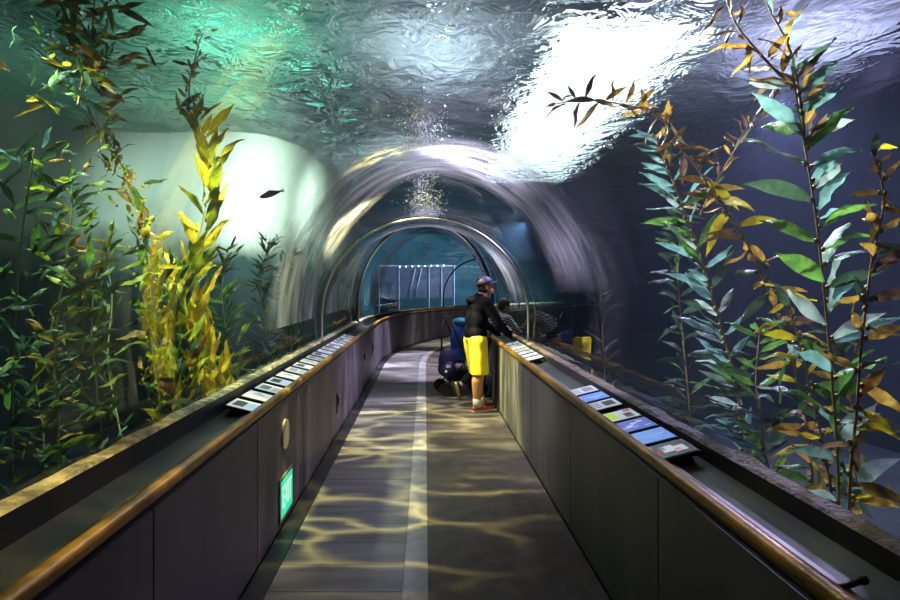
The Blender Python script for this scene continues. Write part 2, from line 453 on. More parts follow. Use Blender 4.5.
grid = [[bm.verts.new((X0 + ST * i, Y0 + ST * j, WZ + wave(X0 + ST * i, Y0 + ST * j))) for i in range(nx + 1)] for j in range(ny + 1)]
for j in range(ny):
    for i in range(nx):
        f = bm.faces.new((grid[j][i], grid[j + 1][i], grid[j + 1][i + 1], grid[j][i + 1])); f.smooth = True
KEEP[0] = True
tag(obj('water_surface', bm, M['surface']), kind='structure')
KEEP[0] = False

def rockwall(name, plan, mat, z0=-.6, z1=5.2, amp=.35, seed=0, thick=1.0, sub=.35, taper=0.0):
    """a rough wall along a plan polyline; it has real thickness away from the tunnel"""
    pts = []
    for (a, b) in zip(plan, plan[1:]):
        a, b = Vector((*a, 0)), Vector((*b, 0)); n = max(1, int((b - a).length / sub))
        pts += [a.lerp(b, i / n) for i in range(n)]
    pts.append(Vector((*plan[-1], 0)))
    # smooth corners
    for _ in range(6):
        pts = [pts[0]] + [(pts[i - 1] + pts[i] * 2 + pts[i + 1]) / 4 for i in range(1, len(pts) - 1)] + [pts[-1]]
    bm = bmesh.new(); nz_ = 16; front = []; back = []
    for i, p in enumerate(pts):
        t = (pts[min(i + 1, len(pts) - 1)] - pts[max(i - 1, 0)]).normalized(); nn = Vector((-t.y, t.x, 0))
        fr = []
        for k in range(nz_ + 1):
            z = z0 + (z1 - z0) * k / nz_
            d = amp * (noise.noise(Vector((p.x * .6 + seed, p.y * .6, z * .7))) + .5 * noise.noise(Vector((p.x * 1.7 + seed, p.y * 1.7, z * 1.7))))
            fr.append(bm.verts.new(p + nn * (d + taper * k / nz_) + Vector((0, 0, z))))
        front.append(fr)
        back.append([bm.verts.new(p + nn * thick + Vector((0, 0, z0))), bm.verts.new(p + nn * thick + Vector((0, 0, z1)))])
    for i in range(len(pts) - 1):
        for k in range(nz_):
            bm.faces.new((front[i][k], front[i + 1][k], front[i + 1][k + 1], front[i][k + 1])).smooth = True
        bm.faces.new((back[i][0], back[i][1], back[i + 1][1], back[i + 1][0]))
        bm.faces.new((front[i][nz_], front[i + 1][nz_], back[i + 1][1], back[i][1]))
        bm.faces.new((front[i + 1][0], front[i][0], back[i][0], back[i + 1][0]))
    return tag(obj(name, bm, mat), kind='structure')
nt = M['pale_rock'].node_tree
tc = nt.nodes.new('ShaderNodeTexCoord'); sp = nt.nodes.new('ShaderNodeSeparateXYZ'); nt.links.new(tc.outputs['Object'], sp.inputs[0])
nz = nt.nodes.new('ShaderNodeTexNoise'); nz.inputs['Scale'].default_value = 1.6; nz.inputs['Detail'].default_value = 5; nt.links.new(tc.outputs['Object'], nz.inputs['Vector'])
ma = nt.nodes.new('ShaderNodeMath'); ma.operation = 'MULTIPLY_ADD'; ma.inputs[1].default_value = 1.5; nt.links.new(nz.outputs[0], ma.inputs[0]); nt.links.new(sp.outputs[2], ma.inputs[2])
rr = nt.nodes.new('ShaderNodeMapRange'); rr.inputs[1].default_value = 2.55; rr.inputs[2].default_value = 3.2; nt.links.new(ma.outputs[0], rr.inputs[0])  # dark teal lower down: the glow's fading put into the colour
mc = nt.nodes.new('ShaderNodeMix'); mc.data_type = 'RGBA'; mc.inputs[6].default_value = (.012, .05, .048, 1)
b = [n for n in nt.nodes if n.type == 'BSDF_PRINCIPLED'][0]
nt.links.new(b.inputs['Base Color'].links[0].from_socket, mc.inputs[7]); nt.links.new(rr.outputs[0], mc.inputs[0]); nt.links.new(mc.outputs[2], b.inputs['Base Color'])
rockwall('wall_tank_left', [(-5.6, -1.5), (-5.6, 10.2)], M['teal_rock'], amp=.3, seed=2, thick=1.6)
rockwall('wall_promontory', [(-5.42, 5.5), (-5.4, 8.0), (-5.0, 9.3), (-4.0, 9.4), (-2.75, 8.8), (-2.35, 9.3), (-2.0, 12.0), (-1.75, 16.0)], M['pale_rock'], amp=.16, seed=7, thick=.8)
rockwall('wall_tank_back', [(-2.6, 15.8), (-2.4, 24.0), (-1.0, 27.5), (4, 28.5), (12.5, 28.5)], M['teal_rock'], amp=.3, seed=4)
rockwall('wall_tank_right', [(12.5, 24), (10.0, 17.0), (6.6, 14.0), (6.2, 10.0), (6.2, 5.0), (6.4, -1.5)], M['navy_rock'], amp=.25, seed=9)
bm = bmesh.new(); box(bm, -8.5, 14, -1.6, 31, -.9, -.6); tag(obj('floor_tank', bm, M['sand']), kind='structure')
bm = bmesh.new(); box(bm, -8.5, 14, -2.0, -1.6, -.9, 5.45); tag(obj('wall_near', bm, M['dark']), kind='structure')
bm = bmesh.new(); box(bm, -8.7, -8.5, -2.0, 31, -.9, 5.45); tag(obj('wall_west', bm, M['dark']), kind='structure')
bm = bmesh.new(); box(bm, 14, 14.2, -2.0, 31, -.9, 5.45); tag(obj('wall_east', bm, M['dark']), kind='structure')
bm = bmesh.new(); box(bm, -8.5, 14, 31, 31.2, -.9, 5.45); tag(obj('wall_far', bm, M['dark']), kind='structure')
# roof with a daylight opening over the right of the tank
OX0, OX1, OY0, OY1 = 1.65, 3.85, 7.4, 17.0
bm = bmesh.new()
RZ = 5.25
box(bm, -8.5, OX0, -2, 31, RZ, RZ + .2); box(bm, OX1, 14, -2, 31, RZ, RZ + .2)
box(bm, OX0, OX1, -2, OY0, RZ, RZ + .2); box(bm, OX0, OX1, OY1, 31, RZ, RZ + .2)
tag(obj('ceiling', bm, M['roof']), kind='structure')

w = bpy.data.worlds.new('World'); scn.world = w; w.use_nodes = True
bg = w.node_tree.nodes['Background']; bg.inputs[0].default_value = (.93, .92, 1.0, 1); bg.inputs[1].default_value = 3.0

# ------------------------------------------------------------------ lights
def aim(o, tgt):
    d = Vector(tgt) - o.location
    o.rotation_euler = d.to_track_quat('-Z', 'Y').to_euler()
def spot(name, loc, tgt, power, col, ang=60, blend=.6, rad=.08, gobo=None):
    l = bpy.data.lights.new(name, 'SPOT'); l.energy = power; l.color = col; l.spot_size = R(ang); l.spot_blend = blend; l.shadow_soft_size = rad
    o = bpy.data.objects.new(name, l); COL.objects.link(o); o.location = loc; aim(o, tgt)
    if gobo:
        scale, width, seed, base = gobo[:4]; stx, sty = gobo[4] if len(gobo) > 4 else (.62, 1.15)
        l.use_nodes = True; nt = l.node_tree
        em = nt.nodes['Emission']
        geo = nt.nodes.new('ShaderNodeNewGeometry')
        sp = nt.nodes.new('ShaderNodeSeparateXYZ'); nt.links.new(geo.outputs['Incoming'], sp.inputs[0])
        dx = nt.nodes.new('ShaderNodeMath'); dx.operation = 'DIVIDE'; nt.links.new(sp.outputs[0], dx.inputs[0]); nt.links.new(sp.outputs[2], dx.inputs[1])
        dy = nt.nodes.new('ShaderNodeMath'); dy.operation = 'DIVIDE'; nt.links.new(sp.outputs[1], dy.inputs[0]); nt.links.new(sp.outputs[2], dy.inputs[1])
        cb = nt.nodes.new('ShaderNodeCombineXYZ'); nt.links.new(dx.outputs[0], cb.inputs[0]); nt.links.new(dy.outputs[0], cb.inputs[1]); cb.inputs[2].default_value = seed
        ms = nt.nodes.new('ShaderNodeVectorMath'); ms.operation = 'MULTIPLY'; ms.inputs[1].default_value = (stx, sty, 1); nt.links.new(cb.outputs[0], ms.inputs[0]); cb = ms
        nz = nt.nodes.new('ShaderNodeTexNoise'); nz.inputs['Scale'].default_value = scale * .75; nz.inputs['Detail'].default_value = 2
        nt.links.new(cb.outputs[0], nz.inputs['Vector'])
        va_ = nt.nodes.new('ShaderNodeVectorMath'); va_.operation = 'MULTIPLY_ADD'; va_.inputs[1].default_value = (1.7 / scale,) * 3
        nt.links.new(nz.outputs['Color'], va_.inputs[0]); nt.links.new(cb.outputs[0], va_.inputs[2])
        vo = nt.nodes.new('ShaderNodeTexVoronoi'); vo.feature = 'DISTANCE_TO_EDGE'; vo.inputs['Scale'].default_value = scale
        nt.links.new(va_.outputs[0], vo.inputs['Vector'])
        mr = nt.nodes.new('ShaderNodeMapRange'); mr.inputs[1].default_value = 0.0; mr.inputs[2].default_value = width; mr.inputs[3].default_value = 1; mr.inputs[4].default_value = 0
        nt.links.new(vo.outputs['Distance'], mr.inputs[0])
        pw = nt.nodes.new('ShaderNodeMath'); pw.operation = 'POWER'; pw.inputs[1].default_value = 2.0; nt.links.new(mr.outputs[0], pw.inputs[0])
        # broad patches where the surface focuses more light
        n2 = nt.nodes.new('ShaderNodeTexNoise'); n2.inputs['Scale'].default_value = scale * .45; nt.links.new(cb.outputs[0], n2.inputs['Vector'])
        m2 = nt.nodes.new('ShaderNodeMapRange'); m2.inputs[1].default_value = .38; m2.inputs[2].default_value = .62; m2.inputs[3].default_value = .04; m2.inputs[4].default_value = 1.7
        nt.links.new(n2.outputs[0], m2.inputs[0])
        mu = nt.nodes.new('ShaderNodeMath'); mu.operation = 'MULTIPLY'; nt.links.new(pw.outputs[0], mu.inputs[0]); nt.links.new(m2.outputs[0], mu.inputs[1])
        ba = nt.nodes.new('ShaderNodeMath'); ba.operation = 'ADD'; ba.inputs[1].default_value = base; nt.links.new(mu.outputs[0], ba.inputs[0])
        nt.links.new(ba.outputs[0], em.inputs['Strength'])
    return o
def pnt(name, loc, power, col, rad=.15):
    l = bpy.data.lights.new(name, 'POINT'); l.energy = power; l.color = col; l.shadow_soft_size = rad
    o = bpy.data.objects.new(name, l); COL.objects.link(o); o.location = loc; return o

# rippling daylight on the walkway, plus added rail spots and crown fill
spot('ripple light', (-.3, 4.6, 3.8), (-.35, 4.9, 0), 1300, (1.0, .86, .26), 58, .9, .012, (6.0, .16, .3, .004))
spot('ripple light', (-.98, 2.2, 3.8), (-.95, 2.2, 0), 420, (1.0, .78, .28), 44, .7, .02, (7.0, .4, 8.3, .06))  # added warm spot to brighten the left rail
spot('ripple light', (.98, 1.9, 3.8), (.95, 1.9, 0), 260, (1.0, .78, .28), 34, .7, .02, (7.0, .4, 3.3, .06))  # added warm spot to brighten the right rail
spot('ripple light', (-.6, 7.0, 3.8), (.45, 7.0, 0), 2300, (1.0, .90, .42), 54, .6, .012, (6.0, .17, 2.3, .02))
spot('ripple light', (2.3, 7.6, 3.85), (-.93, 7.6, .45), 1300, (.80, .68, 1.0), 42, .8, .015, (9.0, .35, 4.3, .08, (.16, 1.0)))
spot('ripple light', (-2.3, 6.9, 3.85), (.93, 6.8, .45), 3200, (1.0, .90, .45), 27, .5, .015, (16.0, .42, 6.3, .16, (.14, 1.0)))
spot('crown fill', (.2, 6.3, 3.85), (.15, 5.7, 2.6), 110, (.86, .84, 1.0), 140, .6, .05)  # added fill above the crown for the painted reflection band
spot('crown fill', (.05, 8.3, 3.85), (.05, 8.4, 2.5), 90, (.92, .90, 1.0), 130, .6, .05)  # added fill above the crown for the white specks
spot('ripple light', (-.1, 12.0, 3.8), (-.1, 12.2, 0), 2500, (.84, .78, 1.0), 70, .6, .03, (4.2, .35, 5.3, .25))
spot('ripple light', (2.6, 17.0, 3.8), (1.6, 17.5, .5), 900, (.95, .86, .72), 80, .6, .05, (3.2, .4, 7.3, .2))
# daylight onto the right kelp, then added fill: reflection band, violet haze, boy
spot('shaft fill', (1.5, 4.6, 3.85), (2.35, 3.2, 2.25), 1150, (.92, .93, 1.0), 54, .9, .08)
spot('shaft fill', (1.7, 6.2, 3.85), (2.5, 4.6, 2.1), 850, (.92, .90, 1.0), 52, .9, .08)
spot('shaft fill', (-.25, 4.9, 3.7), (1.1, 5.2, 2.2), 950, (.84, .77, 1.0), 66, .9, .1)  # added to brighten the painted reflection band
spot('shaft fill', (4.2, 7.2, 3.85), (4.2, 6.0, 1.5), 1500, (.70, .54, 1.0), 120, 1.0, .1)
spot('shaft fill', (1.9, 9.4, 3.85), (1.0, 8.3, .9), 420, (.95, .95, 1.0), 34, .7, .06)  # added to brighten the boy
# added underwater fill on the left side
spot('tank fill', (-1.25, 7.5, 3.2), (-2.7, 9.7, 2.75), 860, (.92, 1.0, .86), 84, 1.0, .1)
spot('tank fill', (-.85, 10.2, 3.45), (-2.1, 11.4, 2.7), 230, (.92, 1.0, .90), 95, 1.0, .1)
spot('tank fill', (-3.9, 7.2, 3.3), (-4.0, 9.3, 2.7), 80, (.8, 1.0, .88), 90, 1.0, .1)
spot('tank fill', (-1.7, 4.6, 3.8), (-2.1, 5.6, .9), 900, (1.0, .95, .55), 48, .8, .06)
spot('tank fill', (-3.0, 3.6, 3.8), (-2.4, 4.4, 1.4), 620, (.80, 1.0, .72), 70, .8, .1)
# added underwater fill in the far section
spot('tank fill', (3.5, 21.0, 3.8), (2.0, 24.0, 1.5), 6500, (.50, .68, 1.0), 100, .8, .1)
spot('tank fill', (-1.0, 20.0, 3.7), (-1.0, 24.0, 1.6), 2200, (.50, .62, 1.0), 100, .8, .1)
def area(name, loc, size, power, col, up):
    l = bpy.data.lights.new(name, 'AREA'); l.shape = 'DISK'; l.size = size; l.energy = power; l.color = col
    o = bpy.data.objects.new(name, l); COL.objects.link(o); o.location = loc
    o.rotation_euler = (PI, 0, 0) if up else (0, 0, 0)
    return o
area('roof fill', (-2.6, 8.0, 4.35), 1.2, 60, (.22, 1.0, .62), True)  # added uplights brightening the roof seen through the ripples
area('roof fill', (.2, 8.5, 4.35), 1.2, 90, (.75, .78, .95), True)
area('roof fill', (5.2, 8.0, 4.35), 1.4, 140, (.72, .58, 1.0), True)
area('roof fill', (3.9, 5.2, 4.35), 1.2, 60, (.80, .66, 1.0), True)
area('roof fill', (-.5, 14.0, 4.35), 1.2, 60, (.75, .78, .95), True)
for k, (px, py) in enumerate(((232, 30), (250, 62), (262, 92), (275, 40), (285, 75), (300, 108), (312, 55), (322, 90), (335, 125), (345, 72), (355, 105), (366, 138), (205, 12), (300, 20))):
    Y = .91 * 3.57 * 600 / (286 - py); area('glint fill', ((px - 425) / 600 * Y / .93, Y, 5.15), .26, .22, (.12, .95, .6), False)  # added discs that make the green flecks in the ripples

# ------------------------------------------------------------------ information panels on the ledges
ORD = ['first', 'second', 'third', 'fourth', 'fifth', 'sixth', 'seventh', 'eighth', 'ninth', 'tenth', 'eleventh', 'twelfth', 'thirteenth', 'fourteenth', 'fifteenth', 'sixteenth', 'seventeenth', 'eighteenth', 'nineteenth']
def info_panel(side, Y, w, label, group, style, rnd):
    """w along the walkway; face slopes towards the visitor"""
    t = thing('display_panel', label, 'display panel', (side * 1.112, Y, .815), 0 if side < 0 else PI, group)
    # local x points to the walkway
    tilt = Matrix.Rotation(R(14), 4, 'Y')
    L, H = .118, w / 2
    bm = bmesh.new(); box(bm, -L, L, -H, H, -.010, .010, bevel=.004, rot=tilt); obj('frame', bm, M['dark'], t)
    bm = bmesh.new(); box(bm, -L + .008, L - .008, -H + .008, H - .008, .0102, .0125, rot=tilt)
    obj('screen', bm, M[style[0]], t)
    bm = bmesh.new()
    def q(x0, x1, y0, y1, mi): box(bm, x0, x1, y0, y1, .0127, .0137, mi, tilt)
    mats = [M[k] for k in style[1:]]
    kind = rnd
    if kind == 0:      # picture block at the far end, lines of print at the near one
        q(-.09, -.02, -H * .6, H * .55, 0)
        for k in range(4): q(.0, .085, -H * .7 + k * H * .38, -H * .7 + k * H * .38 + H * .14, 1)
    elif kind == 1:    # lines of print across
        for k in range(3): q(-.09 + .02 * k, .04 - .03 * k, -H * .1 + k * H * .3, -H * .1 + k * H * .3 + H * .1, 0)
        q(.05, .07, -H * .5, H * .1, 1)
    elif kind == 2:    # coloured square, picture and red bar
        q(.0, .06, -H * .7, H * .6, 0)
        q(-.085, -.04, -H * .1, H * .75, 1); q(-.1, -.06, -H * .8, -H * .4, 2)
    elif kind == 4:    # large pale animal with red patches on black
        for x0, x1, y0, y1, mi in ((-.085, -.03, -.2, .5, 0), (-.04, .02, -.45, .35, 0), (.0, .07, -.6, .1, 1), (-.06, -.03, .1, .4, 3), (.03, .09, -.1, .3, 3), (.05, .095, -.75, -.35, 0)): q(x0, x1, y0 * H, y1 * H, mi)
    else:              # scattered small shapes
        rr = random.Random(int(Y * 100))
        for k in range(9):
            x, y = rr.uniform(-.08, .08), rr.uniform(-H * .65, H * .6); d = rr.uniform(.004, .012)
            q(x - d * 1.6, x + d * 1.6, y - d, y + d, k % len(mats))
    obj('screen_print', bm, mats, t)
    # bracket under the panel
    bm = bmesh.new(); box(bm, -.10, .05, -H * .6, H * .6, -.024, -.010); obj('bracket', bm, M['dark'], t)
    return t
for k in range(18):
    Y = 3.78 + k * .305
    st = ['scr_pale', 'ink_grey', 'ink_grey', 'ink_sky'] if k % 3 else ['scr_pale', 'ink', 'ink_sky', 'ink_grey']
    info_panel(-1, Y, .225, '%s pale display panel from the near end of the left ledge' % ORD[k], 'pale display panels on the left ledge', st, (0, 1, 0)[k % 3])
RN = [(2.76, 'black display panel with a red and white picture, nearest on the right ledge', ['scr_black', 'ink_white', 'ink_grey', 'ink_white', 'ink_red'], 4),
      (3.00, 'plain blue display panel between the black one and the indigo one on the right ledge', ['scr_blue', 'ink_sky', 'ink_white'], 1),
      (3.24, 'indigo display panel with speckled picture on the right ledge', ['scr_navy', 'ink_white', 'ink_sky', 'ink_sky'], 3),
      (3.48, 'white display panel with a lime green square on the right ledge', ['scr_pale', 'ink_green', 'ink_grey', 'ink_red'], 2),
      (3.80, 'white display panel with black picture, just beyond the lime square on the right ledge', ['scr_pale', 'ink', 'ink_grey', 'ink'], 0),
      (4.05, 'plain blue display panel between two white ones on the right ledge', ['scr_blue', 'ink_sky', 'ink_white'], 1),
      (4.30, 'white display panel at the far end of the near right cluster', ['scr_pale', 'ink_grey', 'ink_grey', 'ink'], 0)]
for Y, lab, st, kd in RN: info_panel(1, Y, .205, lab, 'display panels in the near cluster on the right ledge', st, kd)
for k in range(7):
    info_panel(1, 6.25 + k * .262, .20, '%s pale display panel of the far right cluster, counted towards the boy' % ORD[k], 'display panels beside the boy', ['scr_pale', 'ink_grey', 'ink_sky', 'ink_grey'], k % 2)

# long dark tray lines on the right ledge between the clusters
bm = bmesh.new(); box(bm, 1.0, 1.012, 4.5, 6.1, .7905, .80); box(bm, 1.055, 1.062, 4.5, 6.1, .7905, .80); box(bm, 1.0, 1.062, 4.48, 4.5, .7905, .80); box(bm, 1.0, 1.062, 6.1, 6.12, .7905, .80)
tag(obj('cable_tray', bm, M['ledge'] ), 'narrow grey tray lying on the right ledge between the panel clusters', 'tray')
bm = bmesh.new(); tube(bm, [(1.0, 1.535, .799), (1.105, 1.565, .799), (1.155, 1.58, .806)], .008, 8)
ell(bm, (1.155, 1.58, .806), .013)
tag(obj('black_rod', bm, M['dark'], smooth=True), 'short black rod lying across the bare near end of the right ledge', 'rod')

# exit sign and fittings on the left wall
def text_mesh(body, size, depth=.001):
    cu = bpy.data.curves.new('txt', 'FONT'); cu.body = body; cu.size = size; cu.extrude = depth; cu.align_x = 'CENTER'; cu.align_y = 'CENTER'
    ob = bpy.data.objects.new('txt', cu); COL.objects.link(ob)
    dg = bpy.context.evaluated_depsgraph_get(); me = bpy.data.meshes.new_from_object(ob.evaluated_get(dg))
    bpy.data.objects.remove(ob); bpy.data.curves.remove(cu)
    return me
t = thing('exit_sign', 'green glowing exit sign low on the dark left wall', 'exit sign', (-.9315, 4.0, .20), 0)
bm = bmesh.new(); box(bm, 0, .010, -.18, .18, -.14, .14, bevel=.003); obj('frame', bm, M['plate'], t)
bm = bmesh.new(); box(bm, .0102, .012, -.158, .158, -.118, .118); obj('face', bm, M['exit_green'], t)
me = text_mesh('EXIT', .2); me.materials.clear(); me.materials.append(M['exit_pale'])
o = link('lettering', me, t); o.rotation_euler = (PI / 2, 0, PI / 2); o.location = (.0132, 0, 0); o.scale = (.64, 1.05, 1)
bm = bmesh.new(); bmesh.ops.create_cone(bm, cap_ends=True, segments=32, radius1=.10, radius2=.096, depth=.012)
bmesh.ops.rotate(bm, matrix=Matrix.Rotation(PI / 2, 3, 'Y'), verts=bm.verts); bmesh.ops.translate(bm, vec=(-.925, 3.98, .60), verts=bm.verts)
tag(obj('wall_disc', bm, M['plate']), 'round grey disc on the left wall above the exit sign', 'disc')
for k, (Y, z, lab) in enumerate(((6.35, .34, 'small black latch on the left wall beyond the exit sign'), (9.0, .5, 'small pale latch on the left wall midway to the bend'), (10.6, .48, 'tiny dark latch on the left wall close to the bend'))):
    t = thing('wall_latch', lab, 'latch', (-.9315, Y, z), 0, 'latches on the left wall')
    bm = bmesh.new(); box(bm, 0, .012, -.03, .03, -.10, .10, bevel=.004); obj('back_plate', bm, M['dark'] if k != 1 else M['plate'], t)
    bm = bmesh.new(); ell(bm, (.022, 0, .02), (.014, .012, .05)); obj('catch', bm, M['plate'] if k != 1 else M['dark'], t)

# ------------------------------------------------------------------ kelp
def blade(bm, base, d, L, W, rnd, mi, droop=.25, n=7):
    d = d.normalized()
    side = d.cross(Vector((rnd.uniform(-.4, .4), -1, rnd.uniform(-.4, .4)))).normalized()   # broad face roughly towards the walkway
    roll = Quaternion(d, rnd.gauss(0, .75)); side = roll @ side
    nrm = d.cross(side).normalized()
    ph = rnd.uniform(0, 6); fr = rnd.uniform(5, 9); bend = rnd.uniform(-.3, .3)
    prev = None
    for i in range(n + 1):
        t = i / n
        wv = W * .5 * (math.sin(PI * min(1, t * 1.02 + .03)) ** .75) * (1 - .35 * t)
        if i == n: wv = W * .01
        c = base + d * (L * t) + nrm * (L * bend * t * t) + Vector((0, 0, -droop * L * t * t)) + nrm * (.010 * math.sin(fr * t + ph))
        row = [bm.verts.new(c - side * wv + nrm * W * .10 * math.sin(fr * 2 * t + ph)),
               bm.verts.new(c - nrm * W * .12),
               bm.verts.new(c + side * wv + nrm * W * .10 * math.sin(fr * 2 * t + ph + 2))]
        if prev:
            for k in range(2):
                f = bm.faces.new((prev[k], row[k], row[k + 1], prev[k + 1])); f.smooth = True; f.material_index = mi
        prev = row
def spline(pts, n):
    out_ = []
    m_ = len(pts) - 1
    for i in range(n + 1):
        u = i / n * m_; k = min(int(u), m_ - 1); t = u - k
        p0, p1, p2, p3 = pts[max(k - 1, 0)], pts[k], pts[k + 1], pts[min(k + 2, m_)]
        out_.append(.5 * ((2 * p1) + (p2 - p0) * t + (2 * p0 - 5 * p1 + 4 * p2 - p3) * t * t + (3 * p1 - p0 - 3 * p2 + p3) * t ** 3))
    return out_
def kelp(label, px, n, L, W, mats, dirs, seed, group, stem_r=.008, spread=.35, jit=.0, droop=.2, bladder=True, stem_mat='stipe', density_top=1.0, name='giant_kelp', root=True):
    """px: list of (px, py, Y) from the foot upward; dirs: list of (dx, dz) mean blade directions"""
    rnd = random.Random(seed)
    if group == G_R:
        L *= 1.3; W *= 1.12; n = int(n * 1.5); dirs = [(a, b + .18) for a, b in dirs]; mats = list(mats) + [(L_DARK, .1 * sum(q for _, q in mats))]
    else:
        L *= 1.15; W *= 1.08; n = int(n * 1.9); dirs = [(a, b + .35) for a, b in dirs]; jit += .04; spread += .08
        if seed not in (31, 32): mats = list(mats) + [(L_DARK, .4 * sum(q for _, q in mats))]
    pts = [at(*p) for p in px]
    base = pts[0].copy()
    if root:
        base = Vector((pts[0].x, pts[0].y, -.58)); pts = [base.copy(), base.lerp(pts[0], .55)] + pts
    sp = spline(pts, 14 * (len(pts) - 1)); sp = [p - base for p in sp]
    t = thing(name, label, 'kelp', base, 0, group)
    bm = bmesh.new(); tube(bm, sp, [stem_r * (1.2 - .7 * i / len(sp)) for i in range(len(sp))], 7); obj('stipe', bm, M[stem_mat], t, True)
    bm = bmesh.new()
    lo = (28 if root else 0) / (len(sp) - 1) * .72
    tot = sum(wt for _, wt in mats)
    for i in range(n):
        u = lo + (1 - lo) * ((i + rnd.random() * .9) / n) ** density_top
        k = min(int(u * (len(sp) - 1)), len(sp) - 2); p = sp[k].lerp(sp[k + 1], u * (len(sp) - 1) - k)
        p = p + Vector((rnd.gauss(0, jit), rnd.gauss(0, jit), 0))
        dx, dz = dirs[i % len(dirs)]
        d = Vector((dx + rnd.gauss(0, spread), rnd.gauss(0, spread + .1), dz + rnd.gauss(0, spread)))
        x = rnd.random() * tot; mi = 0
        for q, (_, wt) in enumerate(mats):
            if x < wt: mi = q; break
            x -= wt
        sc = rnd.uniform(.65, 1.15) * (1 - .35 * max(0, u - .8) / .2)
        st = p + d.normalized() * .02
        blade(bm, st, d, L * sc, W * sc, rnd, mi, droop)
        if bladder: ell(bm, p + d.normalized() * .018, (.011, .011, .016), seg=8, mi=len(mats))
    KEEP[0] = True
    obj('foliage', bm, [m_ for m_, _ in mats] + [M['stipe']], t, True)
    KEEP[0] = False
    return t
UPL, UPR = (-.75, .55), (.75, .55)
G_R, G_L = 'kelp beyond the right ledge', 'kelp beyond the left ledge'
# right side
kelp('tall kelp with broad pale green blades, right of the frame and lit from above', [(838, 470, 3.2), (832, 380, 3.2), (824, 290, 3.2), (815, 210, 3.2), (802, 130, 3.25), (792, 70, 3.3)], 30, .27, .085,
     [(L_PALE, 4), (L_TEAL, 4), (L_GREEN, 2)], [(.8, .6), (-.85, .25), (.7, .75), (.75, .5)], 11, G_R, spread=.25)
kelp('rusty branching kelp tip trailing towards the bright water', [(792, 85, 3.35), (775, 70, 3.4), (755, 48, 3.5), (735, 22, 3.6), (722, -15, 3.7)], 16, .17, .045, [(L_BRN, 3), (L_AMB, 2)], [(-.6, .3), (.5, .6), (-.3, -.6)], 12, G_R, bladder=False, root=False, spread=.5)
kelp('upright rusty kelp top beside the palest tall kelp', [(806, 150, 3.25), (800, 100, 3.3), (790, 50, 3.4), (770, 10, 3.5), (760, -20, 3.5)], 16, .18, .05, [(L_BRN, 3), (L_AMB, 2), (L_TEAL, 1)], [(.3, .9), (-.6, .5), (.6, .5)], 13, G_R, bladder=False, root=False, spread=.35)
kelp('slender kelp with teal blades all swept left, beyond the blue panels', [(742, 430, 4.6), (735, 380, 4.6), (722, 330, 4.6), (708, 280, 4.6), (692, 230, 4.65), (672, 180, 4.7), (655, 135, 4.8)], 40, .25, .065,
     [(L_TEAL, 6), (L_PALE, 1.5), (L_GREEN, 1)], [(-.95, .30), (-.9, .45), (.5, .5), (-.95, .2)], 14, G_R, spread=.18, droop=.1)
kelp('amber kelp leaning left with golden blades, right of the slender teal kelp', [(812, 470, 4.0), (806, 420, 4.0), (790, 350, 4.0), (768, 290, 4.0), (745, 240, 4.1), (715, 195, 4.2), (690, 160, 4.3), (672, 140, 4.4)], 46, .19, .065,
     [(L_AMB, 5), (L_YEL, 2), (L_BRN, 1), (L_GREEN, 1)], [(.85, .1), (-.8, .1), (.7, -.4), (-.5, -.5)], 15, G_R, spread=.4)
kelp('golden brown kelp at the right edge of the view', [(850, 480, 2.9), (856, 420, 2.9), (862, 340, 2.9), (872, 260, 2.95), (884, 200, 3.0), (872, 150, 3.0)], 30, .16, .06,
     [(L_AMB, 5), (L_BRN, 2), (L_YEL, 1)], [(.8, .1), (-.8, .2), (.4, -.6), (.2, .7)], 16, G_R, spread=.4)
kelp('dim olive kelp behind the slender teal kelp', [(690, 420, 5.8), (686, 370, 5.8), (680, 310, 5.8), (678, 260, 5.8), (684, 215, 5.8)], 38, .24, .06, [(L_DARK, 5), (L_GREEN, 2)], [(-.7, .4), (.7, .4), (-.8, .1)], 17, G_R, spread=.35, bladder=False)
kelp('dark green kelp hanging low under the pale tall kelp', [(770, 480, 4.4), (762, 430, 4.4), (756, 380, 4.4), (760, 330, 4.4)], 26, .26, .07, [(L_DARK, 4), (L_GREEN, 2), (L_LIME, .6)], [(-.8, .4), (.8, .3)], 18, G_R, spread=.3, bladder=False)
kelp('yellow speckled kelp drooping between the pale and golden kelp', [(832, 500, 3.7), (822, 440, 3.7), (808, 380, 3.7), (796, 330, 3.7), (784, 290, 3.7)], 26, .19, .065, [(L_AMB, 3), (L_YEL, 2), (L_TEAL, 2), (L_GREEN, 1)], [(.8, -.2), (-.8, .1), (.8, -.5)], 19, G_R, spread=.35)
kelp('thin faint kelp strand crossing up to the pale tall kelp', [(700, 215, 5.0), (712, 190, 4.8), (735, 150, 4.6), (752, 128, 4.4), (775, 110, 4.2)], 20, .13, .03, [(L_BRN, 2), (L_AMB, 2)], [(.7, .6), (-.5, .5)], 20, G_R, bladder=False, root=False, stem_r=.006)
kelp('pale rust kelp top drifting across the bright water', [(660, 150, 4.8), (668, 128, 4.9), (650, 112, 5.0), (620, 104, 5.2), (585, 100, 5.4), (555, 104, 5.6)], 22, .18, .05, [(L_BRN, 2), (L_AMB, 3)], [(-.6, .2), (.5, .5), (-.3, -.5)], 21, G_R, bladder=False, root=False, spread=.5)
kelp('shadowy grey green kelp near the yellow reflection', [(605, 385, 7.6), (603, 340, 7.6), (600, 290, 7.6), (596, 250, 7.6)], 30, .25, .06, [(L_DARK, 1)], [(.5, .6), (-.5, .6)], 22, G_R, spread=.4, bladder=False)
